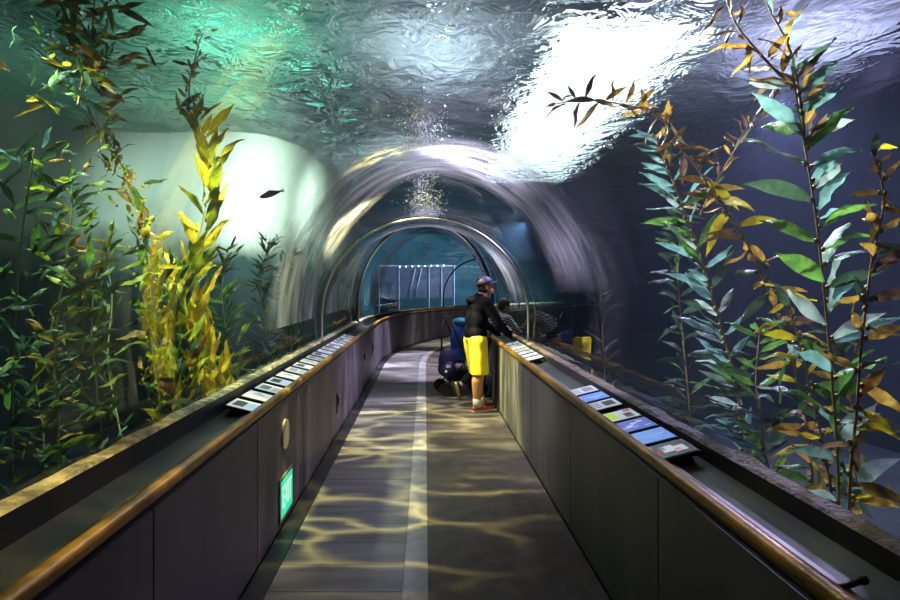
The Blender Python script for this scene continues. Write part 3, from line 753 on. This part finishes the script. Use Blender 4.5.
# left side
kelp('tall yellow kelp with pointed blades against the pale glow', [(222, 410, 5.4), (205, 370, 5.4), (192, 330, 5.4), (188, 290, 5.4), (196, 250, 5.4), (206, 205, 5.4), (212, 165, 5.45), (202, 130, 5.5), (188, 108, 5.6)], 34, .32, .095,
     [(L_YEL, 4), (L_LIME, 4)], [(.55, .85), (-.6, .75), (.7, .65)], 31, G_L, spread=.2, droop=.05, stem_mat='stipe_g')
kelp('dense bright yellow kelp trunk glowing in the light by the left ledge', [(226, 420, 5.2), (212, 385, 5.2), (198, 350, 5.2), (186, 315, 5.2), (180, 280, 5.2)], 60, .26, .09, [(L_YEL, 6), (L_LIME, 1)], [(-.5, .9), (.1, 1), (-.2, 1)], 32, G_L, spread=.2, jit=.03, droop=0, bladder=False)
kelp('ochre kelp with small clustered blades, left of the tall yellow kelp', [(165, 440, 4.7), (158, 390, 4.7), (150, 330, 4.7), (150, 280, 4.7), (142, 235, 4.7), (130, 190, 4.75), (115, 155, 4.8), (96, 122, 4.9)], 74, .19, .06,
     [(L_YEL, 2), (L_LIME, 4), (L_AMB, 3), (L_GREEN, 2)], [(-.6, .4), (.6, .6), (.1, .9), (-.7, .1)], 33, G_L, spread=.45, jit=.02, stem_mat='stipe_g')
kelp('olive kelp thicket standing low between ochre and yellow kelp', [(188, 430, 4.9), (178, 395, 4.9), (172, 350, 4.9), (166, 300, 4.9), (170, 262, 4.9)], 46, .26, .065, [(L_LIME, 3), (L_GREEN, 4), (L_AMB, 1)], [(.35, .9), (-.5, .8)], 34, G_L, spread=.3, jit=.03, droop=.05, bladder=False, stem_mat='stipe_g')
kelp('feathery green kelp right of the tall yellow kelp', [(236, 410, 6.2), (232, 370, 6.2), (226, 330, 6.2), (222, 290, 6.2), (228, 250, 6.3)], 46, .25, .05, [(L_GREEN, 4), (L_LIME, 2)], [(.85, .4), (-.8, .4), (.7, .6)], 35, G_L, spread=.2, bladder=False, stem_mat='stipe_g')
kelp('fine pale green kelp close to the distant tunnel rock', [(268, 370, 7.6), (266, 335, 7.6), (262, 300, 7.6), (262, 270, 7.6), (270, 238, 7.6)], 56, .24, .045, [(L_GREEN, 2), (L_TEAL, 2), (L_LIME, 1)], [(.7, .6), (-.7, .5)], 36, G_L, spread=.35, bladder=False, stem_mat='stipe_g')
kelp('bushy dull green kelp beside the pale painted reflection', [(292, 355, 8.0), (290, 325, 8.0), (284, 290, 8.0), (286, 255, 8.0)], 46, .26, .05, [(L_DARK, 3), (L_GREEN, 2)], [(.6, .7), (-.6, .7)], 37, G_L, spread=.35, bladder=False, stem_mat='stipe_g')
kelp('kelp canopy of green and amber blades hanging at the upper left', [(78, 105, 4.4), (84, 70, 4.4), (92, 30, 4.4), (96, -20, 4.4)], 74, .2, .05, [(L_LIME, 3), (L_AMB, 3), (L_GREEN, 3), (L_YEL, 1)], [(-.8, .25), (.8, -.35), (-.6, .5), (.7, .1)], 38, G_L, spread=.35, jit=.12, bladder=False, root=False)
kelp('thin amber kelp tip above the tall yellow kelp', [(188, 112, 5.6), (190, 80, 5.6), (196, 55, 5.7), (204, 25, 5.8)], 16, .14, .04, [(L_AMB, 3), (L_LIME, 1)], [(-.6, .5), (.6, .4)], 39, G_L, bladder=False, root=False)
kelp('dark kelp with green tipped blades, first from the left edge', [(15, 560, 3.4), (12, 440, 3.4), (14, 340, 3.4), (20, 250, 3.4), (30, 180, 3.45), (34, 150, 3.5)], 50, .2, .045, [(L_GREEN, 3), (L_TEAL, 2), (L_DARK, 4), (L_LIME, 1)], [(.8, .45), (-.8, .3), (.7, .2)], 40, G_L, spread=.3, jit=.06, bladder=False, stem_mat='stipe_g')
kelp('leafy kelp with bright leaf tips, second from the left edge', [(62, 520, 3.8), (58, 420, 3.8), (56, 340, 3.8), (64, 270, 3.8), (72, 210, 3.85), (70, 160, 3.9)], 66, .2, .048, [(L_GREEN, 3), (L_LIME, 3), (L_DARK, 3), (L_AMB, 1)], [(.8, .4), (-.8, .35), (.6, .7)], 41, G_L, spread=.35, jit=.06, bladder=False, stem_mat='stipe_g')
kelp('kelp with lit green blades fanning right, third from the left edge', [(104, 480, 4.1), (98, 400, 4.1), (92, 330, 4.1), (96, 280, 4.1), (104, 240, 4.1)], 40, .22, .05, [(L_GREEN, 4), (L_LIME, 3), (L_AMB, 1)], [(.9, .35), (.7, .5), (-.7, .3)], 42, G_L, spread=.25, jit=.05, bladder=False, stem_mat='stipe_g')
kelp('low dark kelp on the tank floor at the lower left', [(40, 520, 4.6), (44, 440, 4.6), (36, 380, 4.6), (40, 330, 4.6)], 40, .26, .055, [(L_DARK, 4), (L_AMB, 1), (L_LIME, 1)], [(.7, .4), (-.7, .4)], 43, G_L, spread=.4, jit=.08, bladder=False, stem_mat='stipe_g')
kelp('wispy blue green strand between the third and the ochre kelp', [(128, 470, 5.6), (118, 420, 5.6), (108, 360, 5.6), (112, 300, 5.6), (106, 260, 5.6)], 20, .22, .03, [(L_TEAL, 3), (L_DARK, 2)], [(.3, .9), (-.4, .8)], 44, G_L, spread=.25, bladder=False, stem_mat='stipe_g')

# ------------------------------------------------------------------ fish, starfish, crown reflections as specks
def fish(label, p, L, rz, tilt, col):
    t = thing('fish', label, 'fish', p, rz)
    t.rotation_euler = (0, tilt, rz)
    bm = bmesh.new()
    prof = [(-.5, .012), (-.46, .05), (-.38, .085), (-.2, .12), (0, .125), (.2, .095), (.36, .05), (.44, .03)]
    rings = []
    for x, r in prof: rings.append([bm.verts.new((x * L, math.cos(2 * PI * k / 10) * r * L * .5, math.sin(2 * PI * k / 10) * r * L)) for k in range(10)])
    for a, b in zip(rings, rings[1:]):
        for k in range(10): bm.faces.new((a[k], a[(k + 1) % 10], b[(k + 1) % 10], b[k]))
    bm.faces.new(rings[0]); bm.faces.new(rings[-1])
    obj('body', bm, col, t, True)
    bm = bmesh.new(); a = [bm.verts.new(Vector(v) * L) for v in ((.42, .006, 0), (.56, .006, .09), (.53, .006, 0), (.56, .006, -.09), (.42, -.006, 0), (.56, -.006, .09), (.53, -.006, 0), (.56, -.006, -.09))]
    bm.faces.new((a[0], a[1], a[2])); bm.faces.new((a[0], a[2], a[3])); bm.faces.new((a[6], a[5], a[4])); bm.faces.new((a[7], a[6], a[4]))
    for i, j in ((0, 1), (1, 2), (2, 3), (3, 0)): bm.faces.new((a[i], a[j], a[j + 4], a[i + 4]))
    obj('tail_fin', bm, col, t)
    bm = bmesh.new(); a = [bm.verts.new(Vector((x, y, z)) * L) for y in (.006, -.006) for x, z in ((-.2, .11), (-.05, .19), (.2, .10))]
    bm.faces.new(a[:3]); bm.faces.new(a[3:][::-1])
    for i, j in ((0, 1), (1, 2), (2, 0)): bm.faces.new((a[i], a[j], a[j + 3], a[i + 3]))
    obj('dorsal_fin', bm, col, t)
    for sy in (-1, 1):
        bm = bmesh.new(); ell(bm, (-.42 * L, sy * .032 * L, .02 * L), .012 * L, seg=8); obj('eye', bm, M['dark'], t)
    return t
M['fish'] = pbr('fish grey', (.10, .13, .13), .4)
M['fish_blue'] = pbr('fish blue', (.05, .12, .6), .4)
fish('small grey fish swimming across the pale glow at left', at(271, 194, 6.0), .24, R(4), R(-17), M['fish'])
M['orange'] = pbr('orange', (.75, .26, .06), .6, bump=.4, bscale=60)
t = thing('starfish', 'small orange starfish on the outside of the right kerb', 'starfish', at(590, 379, 5.0) + Vector((.02, 0, 0)))
bm = bmesh.new()
ell(bm, (0, 0, 0), (.018, .012, .018))
for k in range(5):
    a = PI / 2 + k * 2 * PI / 5; L_ = .085 if k == 0 else .045
    tube(bm, [(0, 0, 0), (math.cos(a) * L_ * .6, 0, math.sin(a) * L_ * .6), (math.cos(a) * L_, 0, math.sin(a) * L_)], [.016, .011, .004], 8)
obj('body', bm, M['orange'], t, True)
tb = bmesh.new(); bmesh.ops.create_icosphere(tb, subdivisions=1, radius=1); tb.verts.ensure_lookup_table()
TV = [v.co.copy() for v in tb.verts]; TF = [[v.index for v in f.verts] for f in tb.faces]; tb.free()
bm = bmesh.new(); rnd = random.Random(5)  # white specks stand in for the rippled surface's reflection along the crown
for k in range(4200):
    s = rnd.uniform(4.2, 12.5)
    th = PI / 2 + rnd.gauss(0, .075)
    p = arch_pt(s, th, rnd.uniform(.06, .22) if rnd.random() < .85 else rnd.uniform(.06, .5))
    r = rnd.uniform(.003, .0075)
    vv = [bm.verts.new(p + c * r) for c in TV]
    for f in TF: bm.faces.new([vv[q] for q in f])
M['post'] = pbr('post grey', (.11, .10, .12), .6)
M['bubble'] = leaf_mat('bubble', (.95, .95, 1), (.9, .9, .95), .6)  # white of the specks standing in for reflections along the crown
tag(obj('crown_sparkle', bm, M['bubble'], smooth=True), 'stream of white specks standing in for reflections along the tunnel crown', 'sparkle', kind='stuff')

# ------------------------------------------------------------------ far end of the tank
t = thing('rock_screen', 'dark screen with pale upright posts standing in for reflections, far beyond the end of the tunnel', 'screen', at(418, 330, 24.0) * 1.0)
t.location.z = 0
bm = bmesh.new(); box(bm, -1.5, 1.4, 0, .12, 1.1, 2.35); obj('panel', bm, pbr('screen dark', (.018, .011, .020), .8, var=.9, vscale=4), t)
for x, tl in ((-1.55, 0), (-.75, 0), (.45, 0), (.95, 0), (1.45, 0)):  # posts stand in for reflected pale vertical lines
    bm = bmesh.new(); tube(bm, [(x, -.06, -.58), (x + tl, -.06, 2.4)], .020, 8); obj('post', bm, M['post'], t, True)
for x in (-.1, .15):
    bm = bmesh.new(); tube(bm, [(x - .25, -.06, 1.15), (x, -.06, 2.3)], .026, 8); obj('brace', bm, M['post'], t, True)
bm = bmesh.new(); box(bm, -1.6, 1.5, -.05, 0, 2.36, 2.41); obj('top_rail', bm, M['post'], t)
t = thing('glint_row', 'row of tiny white painted reflections above the far dark screen', 'lights', at(422, 266, 23.0))  # glowing beads stand in for a row of reflected lights
bm = bmesh.new(); tube(bm, [(-.9, 0, .0), (.9, 0, .05)], .01, 6); obj('stand_in_cord', bm, M['dark'], t)
M['glint_bead'] = pbr('glint_bead', (1, 1, 1), .4, emit=(1, 1, 1), estr=1.5)
for k in range(8):
    bm = bmesh.new(); ell(bm, (-.85 + k * .24, 0, -.03 + k * .007), .035, seg=8); obj('glint_bead', bm, M['glint_bead'], t, True)

# ------------------------------------------------------------------ people
M['skin'] = pbr('skin', (.55, .27, .12), .5)
M['jacket'] = pbr('jacket', (.004, .004, .009), .9, spec=.06, bump=.25, bscale=9)
M['shorts'] = pbr('shorts', (.88, .74, .03), .6, bump=.5, bscale=9)
M['cap'] = pbr('cap', (.013, .006, .065), .6)
M['hair'] = pbr('hair', (.012, .009, .008), .5, bump=.5, bscale=60)
M['shoe_red'] = pbr('shoe red', (.55, .04, .03), .5)
M['sole'] = pbr('sole', (.75, .72, .66), .6)
M['sock'] = pbr('sock', (.8, .8, .78), .8)
M['shoe_dark'] = pbr('shoe dark', (.02, .02, .03), .5)
M['sole_yellow'] = pbr('sole yellow', (.70, .52, .16), .6)
M['trousers'] = pbr('trousers', (.02, .02, .028), .8)
M['blue'] = pbr('blue cloth', (.02, .09, .55), .6, bump=.2, bscale=15)
M['blue_l'] = pbr('light blue cloth', (.08, .35, .85), .6)
M['navy'] = pbr('navy cloth', (.02, .02, .085), .6, bump=.2, bscale=20)
m, nt, out = new_mat('striped shirt')
tc = nt.nodes.new('ShaderNodeTexCoord'); wv = nt.nodes.new('ShaderNodeTexWave'); wv.bands_direction = 'Z'; wv.inputs['Scale'].default_value = 9.5; wv.inputs['Distortion'].default_value = 1.6; wv.inputs['Detail Scale'].default_value = .8
mp = nt.nodes.new('ShaderNodeMapping'); mp.inputs['Rotation'].default_value = (0, R(-22), 0)
nt.links.new(tc.outputs['Object'], mp.inputs[0]); nt.links.new(mp.outputs[0], wv.inputs['Vector'])
rp = nt.nodes.new('ShaderNodeValToRGB'); rp.color_ramp.interpolation = 'CONSTANT'; rp.color_ramp.elements[0].color = (.015, .015, .02, 1); rp.color_ramp.elements[1].color = (.75, .75, .78, 1); rp.color_ramp.elements[1].position = .5
b = nt.nodes.new('ShaderNodeBsdfPrincipled'); b.inputs['Roughness'].default_value = .8
nt.links.new(wv.outputs[0], rp.inputs[0]); nt.links.new(rp.outputs[0], b.inputs['Base Color']); nt.links.new(b.outputs[0], out.inputs[0])
M['stripes'] = m

def fused(name, bm, mat, parent, voxel=.008, smooth=6, fac=.5):
    o = obj(name, bm, mat, parent, True)
    md = o.modifiers.new('fuse', 'REMESH'); md.mode = 'VOXEL'; md.voxel_size = voxel; md.use_smooth_shade = True
    if smooth:
        sm = o.modifiers.new('soft', 'SMOOTH'); sm.factor = fac; sm.iterations = smooth
    return o
def hand(bm, wrist, fwd, down, side, sc=1.0):
    """palm with four curled fingers and a thumb, resting on a rail; fwd along the fingers, side towards the thumb"""
    f = Vector(fwd).normalized(); dn = Vector(down).normalized(); sd = Vector(side).normalized()
    w0 = Vector(wrist)
    rot = Matrix((f, sd, -dn)).transposed()
    ell(bm, w0 + f * .05 * sc, (.05 * sc, .04 * sc, .018 * sc), rot)
    for k, ln in enumerate((.070, .078, .072, .056)):
        b0 = w0 + f * .088 * sc + sd * (.030 - .020 * k) * sc
        m1 = b0 + (f * .9 + dn * .35) * ln * .45 * sc; m2 = m1 + (f * .5 + dn * .9) * ln * .35 * sc; e = m2 + (dn - f * .1) * ln * .25 * sc
        for a, b_, r1, r2 in ((b0, m1, .0095, .009), (m1, m2, .009, .0085), (m2, e, .0085, .0075)): capsule(bm, a, b_, r1 * sc, r2 * sc, 8)
    b0 = w0 + f * .03 * sc + sd * .034 * sc; m1 = b0 + (f * .6 + sd * .7) * .035 * sc; e = m1 + (f * .9 + sd * .15 + dn * .3) * .03 * sc
    capsule(bm, b0, m1, .012 * sc, .010 * sc, 8); capsule(bm, m1, e, .010 * sc, .008 * sc, 8)
def head(bm, c, rot, sc=1.0):
    """face along local +x"""
    T = lambda v: Vector(c) + rot @ (Vector(v) * sc)
    ell(bm, T((0, 0, .03)), (.094 * sc, .075 * sc, .088 * sc), rot)           # cranium
    ell(bm, T((.028, 0, -.035)), (.062 * sc, .058 * sc, .082 * sc), rot)      # face and jaw
    ell(bm, T((.072, 0, -.092)), (.020 * sc, .024 * sc, .018 * sc), rot)      # chin
    capsule(bm, T((.088, 0, .012)), T((.108, 0, -.022)), .010 * sc, .015 * sc, 8)   # nose
    ell(bm, T((.090, 0, -.052)), (.011 * sc, .024 * sc, .007 * sc), rot); ell(bm, T((.087, 0, -.066)), (.011 * sc, .021 * sc, .008 * sc), rot)   # lips
    for sy in (-1, 1):
        ell(bm, T((-.012, sy * .076, -.012)), (.020 * sc, .009 * sc, .032 * sc), rot)
        ell(bm, T((.078, sy * .030, .022)), (.014 * sc, .022 * sc, .008 * sc), rot)   # brow
def eyes(parent, c, rot, sc=1.0):
    for sy in (-1, 1):
        bm = bmesh.new(); p = Vector(c) + rot @ (Vector((.080, sy * .030, .004)) * sc)
        ell(bm, p, .011 * sc, seg=10); obj('eye', bm, M['white'], parent, True)
        # pupil as part of the eye
        bm = bmesh.new(); ell(bm, p + rot @ (Vector((.009, 0, 0)) * sc), .005 * sc, seg=8); obj('pupil', bm, M['dark'], parent.children[-1] if False else bpy.data.objects[-1] if False else LAST(parent), True)
def LAST(parent):
    c = [o for o in COL.objects if o.parent == parent and o.name.startswith('eye')]
    return c[-1]
def shoe(parent, ankle, rot, mat, sole, sc=1.0, label=None):
    T = lambda v: Vector(ankle) + rot @ (Vector(v) * sc)
    bm = bmesh.new()
    ell(bm, T((.0, 0, -.035)), (.055 * sc, .040 * sc, .045 * sc), rot); ell(bm, T((.075, 0, -.052)), (.085 * sc, .045 * sc, .030 * sc), rot); ell(bm, T((.14, 0, -.058)), (.05 * sc, .043 * sc, .022 * sc), rot)
    ell(bm, T((-.025, 0, -.05)), (.045 * sc, .038 * sc, .035 * sc), rot)
    o = fused('shoe', bm, mat, parent, .007, 3)
    if label: o['label'] = label
    bm = bmesh.new()
    prof = [(-.07, 0), (-.05, .034), (.02, .036), (.10, .048), (.16, .042), (.195, 0), (.16, -.042), (.10, -.048), (.02, -.036), (-.05, -.034)]
    a = [bm.verts.new(T((x, y, -.090))) for x, y in prof]; b_ = [bm.verts.new(T((x * 1.02, y * 1.04, -.066))) for x, y in prof]
    bm.faces.new(a[::-1]); bm.faces.new(b_)
    for k in range(len(prof)): bm.faces.new((a[k], a[(k + 1) % len(prof)], b_[(k + 1) % len(prof)], b_[k]))
    obj('sole', bm, sole, o)
    return o

# --- man
man = thing('person', 'man in dark jacket, yellow shorts and purple cap leaning on the right rail', 'person', (.655, 7.62, 0), R(18))
hip_z = .92
bm = bmesh.new()
hc = Vector((.125, 0, 1.565)); hrot = Matrix.Rotation(R(-14), 3, 'Y') @ Matrix.Rotation(R(-6), 3, 'Z')
head(bm, hc, hrot, 1.0)
capsule(bm, (.055, 0, 1.38), (.10, 0, 1.50), .062, .056)
ell(bm, (-.02, 0, .95), (.12, .16, .12)); ell(bm, (.01, 0, 1.14), (.11, .15, .18)); ell(bm, (.04, 0, 1.32), (.11, .18, .13))
ARM = {}
for sy in (-1, 1):
    sh, el, wr = Vector((.05, sy * .19, 1.37)), Vector((.20, sy * .25, 1.10)), Vector((.385, sy * .17, .955))
    ARM[sy] = (sh, el, wr)
    capsule(bm, sh, el, .05, .042); capsule(bm, el, wr, .042, .028)
    hand(bm, wr, (1, -.1 * sy, -.12), (0, 0, -1), (0, -sy, 0))
LEG = {}
for sy in (-1, 1):
    hp = Vector((-.02, sy * .09, .92)); kn = Vector((.005 if sy < 0 else .06, sy * .10, .50)); an = Vector((-.04 if sy < 0 else .10, sy * .10, .095))
    LEG[sy] = (hp, kn, an)
    capsule(bm, hp, kn, .085, .064); capsule(bm, kn, kn.lerp(an, .3) + Vector((-.020, 0, 0)), .062, .073); capsule(bm, kn.lerp(an, .3) + Vector((-.020, 0, 0)), an, .073, .043)
    capsule(bm, an, an + Vector((.12, 0, -.055)), .036, .026)
fused('body', bm, M['skin'], man, .0075, 4)
eyes(man, hc, hrot)
bm = bmesh.new()
ell(bm, (-.015, 0, .99), (.155, .195, .13)); ell(bm, (.0, 0, 1.14), (.150, .195, .20)); ell(bm, (.035, 0, 1.31), (.145, .215, .135))
capsule(bm, (.03, -.15, 1.38), (.03, .15, 1.38), .075, .075)
for sy in (-1, 1):
    sh, el, wr = ARM[sy]; capsule(bm, sh, el, .078, .064); capsule(bm, el, wr, .064, .046)
ell(bm, (-.055, 0, 1.40), (.085, .14, .06)); capsule(bm, (.03, -.06, 1.44), (.03, .06, 1.44), .055, .055)
capsule(bm, (-.02, -.09, .90), (-.02, .09, .90), .105, .105)
jk = fused('jacket', bm, M['jacket'], man, .011, 30)
bm = bmesh.new()
ell(bm, (-.015, 0, .92), (.135, .175, .10))
for sy in (-1, 1):
    hp, kn, an = LEG[sy]; ell(bm, hp + Vector((0, 0, -.03)), .120); tube(bm, [hp + Vector((0, 0, -.03)), kn + Vector((0, 0, -.03))], [.120, .112], 18)
fused('shorts', bm, M['shorts'], man, .009, 4)
bm = bmesh.new()
g = bmesh.ops.create_uvsphere(bm, u_segments=24, v_segments=14, radius=1)
bmesh.ops.delete(bm, geom=[v for v in bm.verts if v.co.z < -.22], context='VERTS')
bmesh.ops.transform(bm, matrix=Matrix.Translation(hc + hrot @ Vector((-.006, 0, .046))) @ hrot.to_4x4() @ Matrix.Diagonal((.113, .093, .102, 1)), verts=bm.verts)
cap = obj('cap', bm, M['cap'], man, True); md = cap.modifiers.new('thick', 'SOLIDIFY'); md.thickness = .006
bm = bmesh.new(); a = []; b_ = []
for k in range(13):
    th = R(-75 + 150 * k / 12)
    for lst, rr, zz in ((a, .100, .050), (b_, .100, .044)):
        lst.append((hc + hrot @ Vector((rr * math.cos(th), .086 * math.sin(th), zz)), hc + hrot @ Vector((rr * math.cos(th) + .075 * math.cos(th) ** .8, .080 * math.sin(th), zz - .008))))
A = [[bm.verts.new(v) for v in p] for p in a]; B = [[bm.verts.new(v) for v in p] for p in b_]
for k in range(12):
    bm.faces.new((A[k][0], A[k][1], A[k + 1][1], A[k + 1][0])); bm.faces.new((B[k][0], B[k + 1][0], B[k + 1][1], B[k][1]))
    bm.faces.new((A[k][1], B[k][1], B[k + 1][1], A[k + 1][1])); bm.faces.new((A[k][0], A[k + 1][0], B[k + 1][0], B[k][0]))
bm.faces.new((A[0][0], B[0][0], B[0][1], A[0][1])); bm.faces.new((A[12][0], A[12][1], B[12][1], B[12][0]))
obj('brim', bm, M['cap'], cap, True)
bm = bmesh.new(); ell(bm, hc + hrot @ Vector((-.042, 0, -.008)), (.068, .080, .080), hrot); fused('hair', bm, M['hair'], man, .008, 2)
for sy in (-1, 1):
    hp, kn, an = LEG[sy]
    bm = bmesh.new(); tube(bm, [an + Vector((0, 0, .075)), an + Vector((0, 0, .02)), an + Vector((.01, 0, -.03))], [.050, .051, .052], 14); obj('sock', bm, M['sock'], man, True)
    shoe(man, an, Matrix.Identity(3), M['shoe_red'], M['sole'])

# --- boy leaning over the rail
boy = thing('person', 'boy in black and white striped shirt leaning over the right rail', 'person', (.78, 8.42, 0), R(20))
bm = bmesh.new()
hc2 = Vector((.365, 0, 1.295)); hrot2 = Matrix.Rotation(R(6), 3, 'Y') @ Matrix.Rotation(R(10), 3, 'Z')
head(bm, hc2, hrot2, .90)
capsule(bm, (.36, 0, 1.13), (.36, 0, 1.23), .045, .043)
ell(bm, (.03, 0, .84), (.09, .11, .09)); ell(bm, (.17, 0, 1.01), (.09, .115, .12), Matrix.Rotation(R(40), 3, 'Y')); ell(bm, (.32, 0, 1.11), (.08, .13, .09))
for sy in (-1, 1):
    sh, el, wr = Vector((.35, sy * .14, 1.13)), Vector((.45, sy * .18, .98)), Vector((.54, sy * .10, .925))
    ARM[sy] = (sh, el, wr)
    capsule(bm, sh, el, .038, .032); capsule(bm, el, wr, .032, .022); hand(bm, wr, (.9, -.3 * sy, .15), (0, 0, -1), (0, -sy, 0), .75)
LEGB = {}
for sy in (-1, 1):
    hp = Vector((.03, sy * .07, .80)); kn = Vector((.0, sy * .075, .45)) if sy < 0 else Vector((-.02, sy * .075, .43))
    an = Vector((-.03, sy * .08, .085)) if sy < 0 else Vector((-.27, sy * .08, .20))
    LEGB[sy] = (hp, kn, an)
    capsule(bm, hp, kn, .065, .048); capsule(bm, kn, an, .048, .030); 
fused('body', bm, M['skin'], boy, .0075, 3)
eyes(boy, hc2, hrot2, .9)
bm = bmesh.new()
ell(bm, (.035, 0, .92), (.105, .13, .10)); ell(bm, (.17, 0, 1.03), (.11, .14, .16), Matrix.Rotation(R(40), 3, 'Y')); ell(bm, (.32, 0, 1.10), (.105, .160, .11))
for sy in (-1, 1):
    sh, el, wr = ARM[sy]; capsule(bm, sh, el, .054, .046); capsule(bm, el, wr, .046, .036)
capsule(bm, (.33, 0, 1.13), (.36, 0, 1.17), .06, .054)
fused('striped_shirt', bm, M['stripes'], boy, .009, 4)
bm = bmesh.new(); ell(bm, (.05, 0, .82), (.105, .125, .09))
for sy in (-1, 1):
    hp, kn, an = LEGB[sy]; capsule(bm, hp, kn, .078, .062); capsule(bm, kn, kn.lerp(an, .86), .062, .045)
fused('trousers', bm, M['trousers'], boy, .009, 4)
bm = bmesh.new()
ell(bm, hc2 + hrot2 @ Vector((-.016, 0, .034)), (.094, .078, .086), hrot2); ell(bm, hc2 + hrot2 @ Vector((-.040, 0, -.01)), (.060, .070, .06), hrot2)
fused('hair', bm, M['hair'], boy, .008, 2)
shoe(boy, LEGB[-1][2], Matrix.Identity(3), M['shoe_dark'], M['sole'], .88)
shoe(boy, LEGB[1][2], Matrix.Rotation(R(72), 3, 'Y') , M['shoe_dark'], M['sole_yellow'], .88, 'shoe with a yellowish sole, heel kicked up')
for sy in (-1, 1):
    hp, kn, an = LEGB[sy]; d = (kn - an).normalized()
    bm = bmesh.new(); tube(bm, [an - d * .01, an + d * .06], [.038, .037], 12); obj('sock', bm, M['sock'], boy, True)

# --- pushchair with bags
st = thing('pushchair', 'blue pushchair parked behind the man on the walkway', 'pushchair', (.50, 8.85, 0), R(10))
bm = bmesh.new()
ell(bm, (0, 0, .80), (.13, .19, .27)); ell(bm, (.02, 0, .60), (.15, .20, .16)); box(bm, -.13, .17, -.19, .19, .50, .62)
fused('seat', bm, M['blue'], st, .014, 6)
bm = bmesh.new(); ell(bm, (.03, 0, 1.06), (.12, .18, .055)); fused('canopy', bm, M['blue_l'], st, .012, 4)
bm = bmesh.new()
for sy in (-.20, .20):
    tube(bm, [(.28, sy, .12), (.10, sy, .45), (-.08, sy, .86), (-.16, sy, 1.10)], .012, 8); tube(bm, [(-.24, sy, .12), (.02, sy, .45), (.1, sy, .6)], .012, 8)
obj('frame', bm, M['dark'], st, True)
bm = bmesh.new(); tube(bm, [(-.16, -.20, 1.10), (-.19, -.15, 1.14), (-.19, .15, 1.14), (-.16, .20, 1.10)], .017, 8); obj('handle', bm, M['rubber'], st, True)
bm = bmesh.new(); box(bm, -.2, .2, -.17, .17, .20, .36, bevel=.03); obj('basket', bm, M['dark'], st)
for x in (-.24, .28):
    for sy in (-.22, .22):
        bm = bmesh.new(); bmesh.ops.create_cone(bm, cap_ends=True, segments=24, radius1=.095, radius2=.095, depth=.045, matrix=Matrix.Translation((x, sy, .095)) @ Matrix.Rotation(PI / 2, 4, 'X'))
        wh = obj('wheel', bm, M['rubber'], st)
        bm = bmesh.new(); bmesh.ops.create_cone(bm, cap_ends=True, segments=18, radius1=.05, radius2=.05, depth=.05, matrix=Matrix.Translation((x, sy, .095)) @ Matrix.Rotation(PI / 2, 4, 'X')); obj('hub', bm, M['ledge_dark'], wh)
bag = thing('shoulder_bag', 'navy bag with a white mark hanging from the pushchair', 'bag', (.31, 8.50, .27), R(10))
bm = bmesh.new(); ell(bm, (0, 0, .24), (.125, .085, .20)); ell(bm, (0, 0, .14), (.135, .09, .12)); fused('body', bm, M['navy'], bag, .010, 5)
bm = bmesh.new(); ell(bm, (.01, -.085, .16), (.09, .025, .09)); fused('pocket', bm, M['navy'], bag, .008, 3)
bm = bmesh.new(); box(bm, -.035, .030, -.113, -.107, .165, .21); box(bm, -.05, -.02, -.113, -.107, .10, .13); obj('mark', bm, M['white'], bag)
bm = bmesh.new(); tube(bm, [(-.08, 0, .40), (-.06, .05, .62), (-.02, .15, .80), (.02, .2, .84)], .014, 8); obj('strap', bm, M['dark'], bag, True)

# ------------------------------------------------------------------ camera
cd = bpy.data.cameras.new('Camera'); cam = bpy.data.objects.new('Camera', cd); COL.objects.link(cam)
cam.location = (0, 0, EYE); cam.rotation_euler = (PI / 2, 0, 0)
cd.sensor_width = 36; cd.lens = 36 * F / 900
cd.shift_x = (450 - CX) / 900; cd.shift_y = -(300 - CY) / 900
cd.clip_start = .05
scn.camera = cam
scn.view_settings.view_transform = 'Standard'; scn.view_settings.look = 'None'
scn.view_settings.exposure = 0.0; scn.view_settings.gamma = 1.0
try: scn.view_settings.use_curve_mapping = False
except Exception: pass
cy = scn.cycles
cy.max_bounces = 8; cy.diffuse_bounces = 2; cy.glossy_bounces = 4; cy.transmission_bounces = 6; cy.transparent_max_bounces = 16; cy.volume_bounces = 1
cy.caustics_reflective = False; cy.caustics_refractive = False
cy.sample_clamp_indirect = 4.0
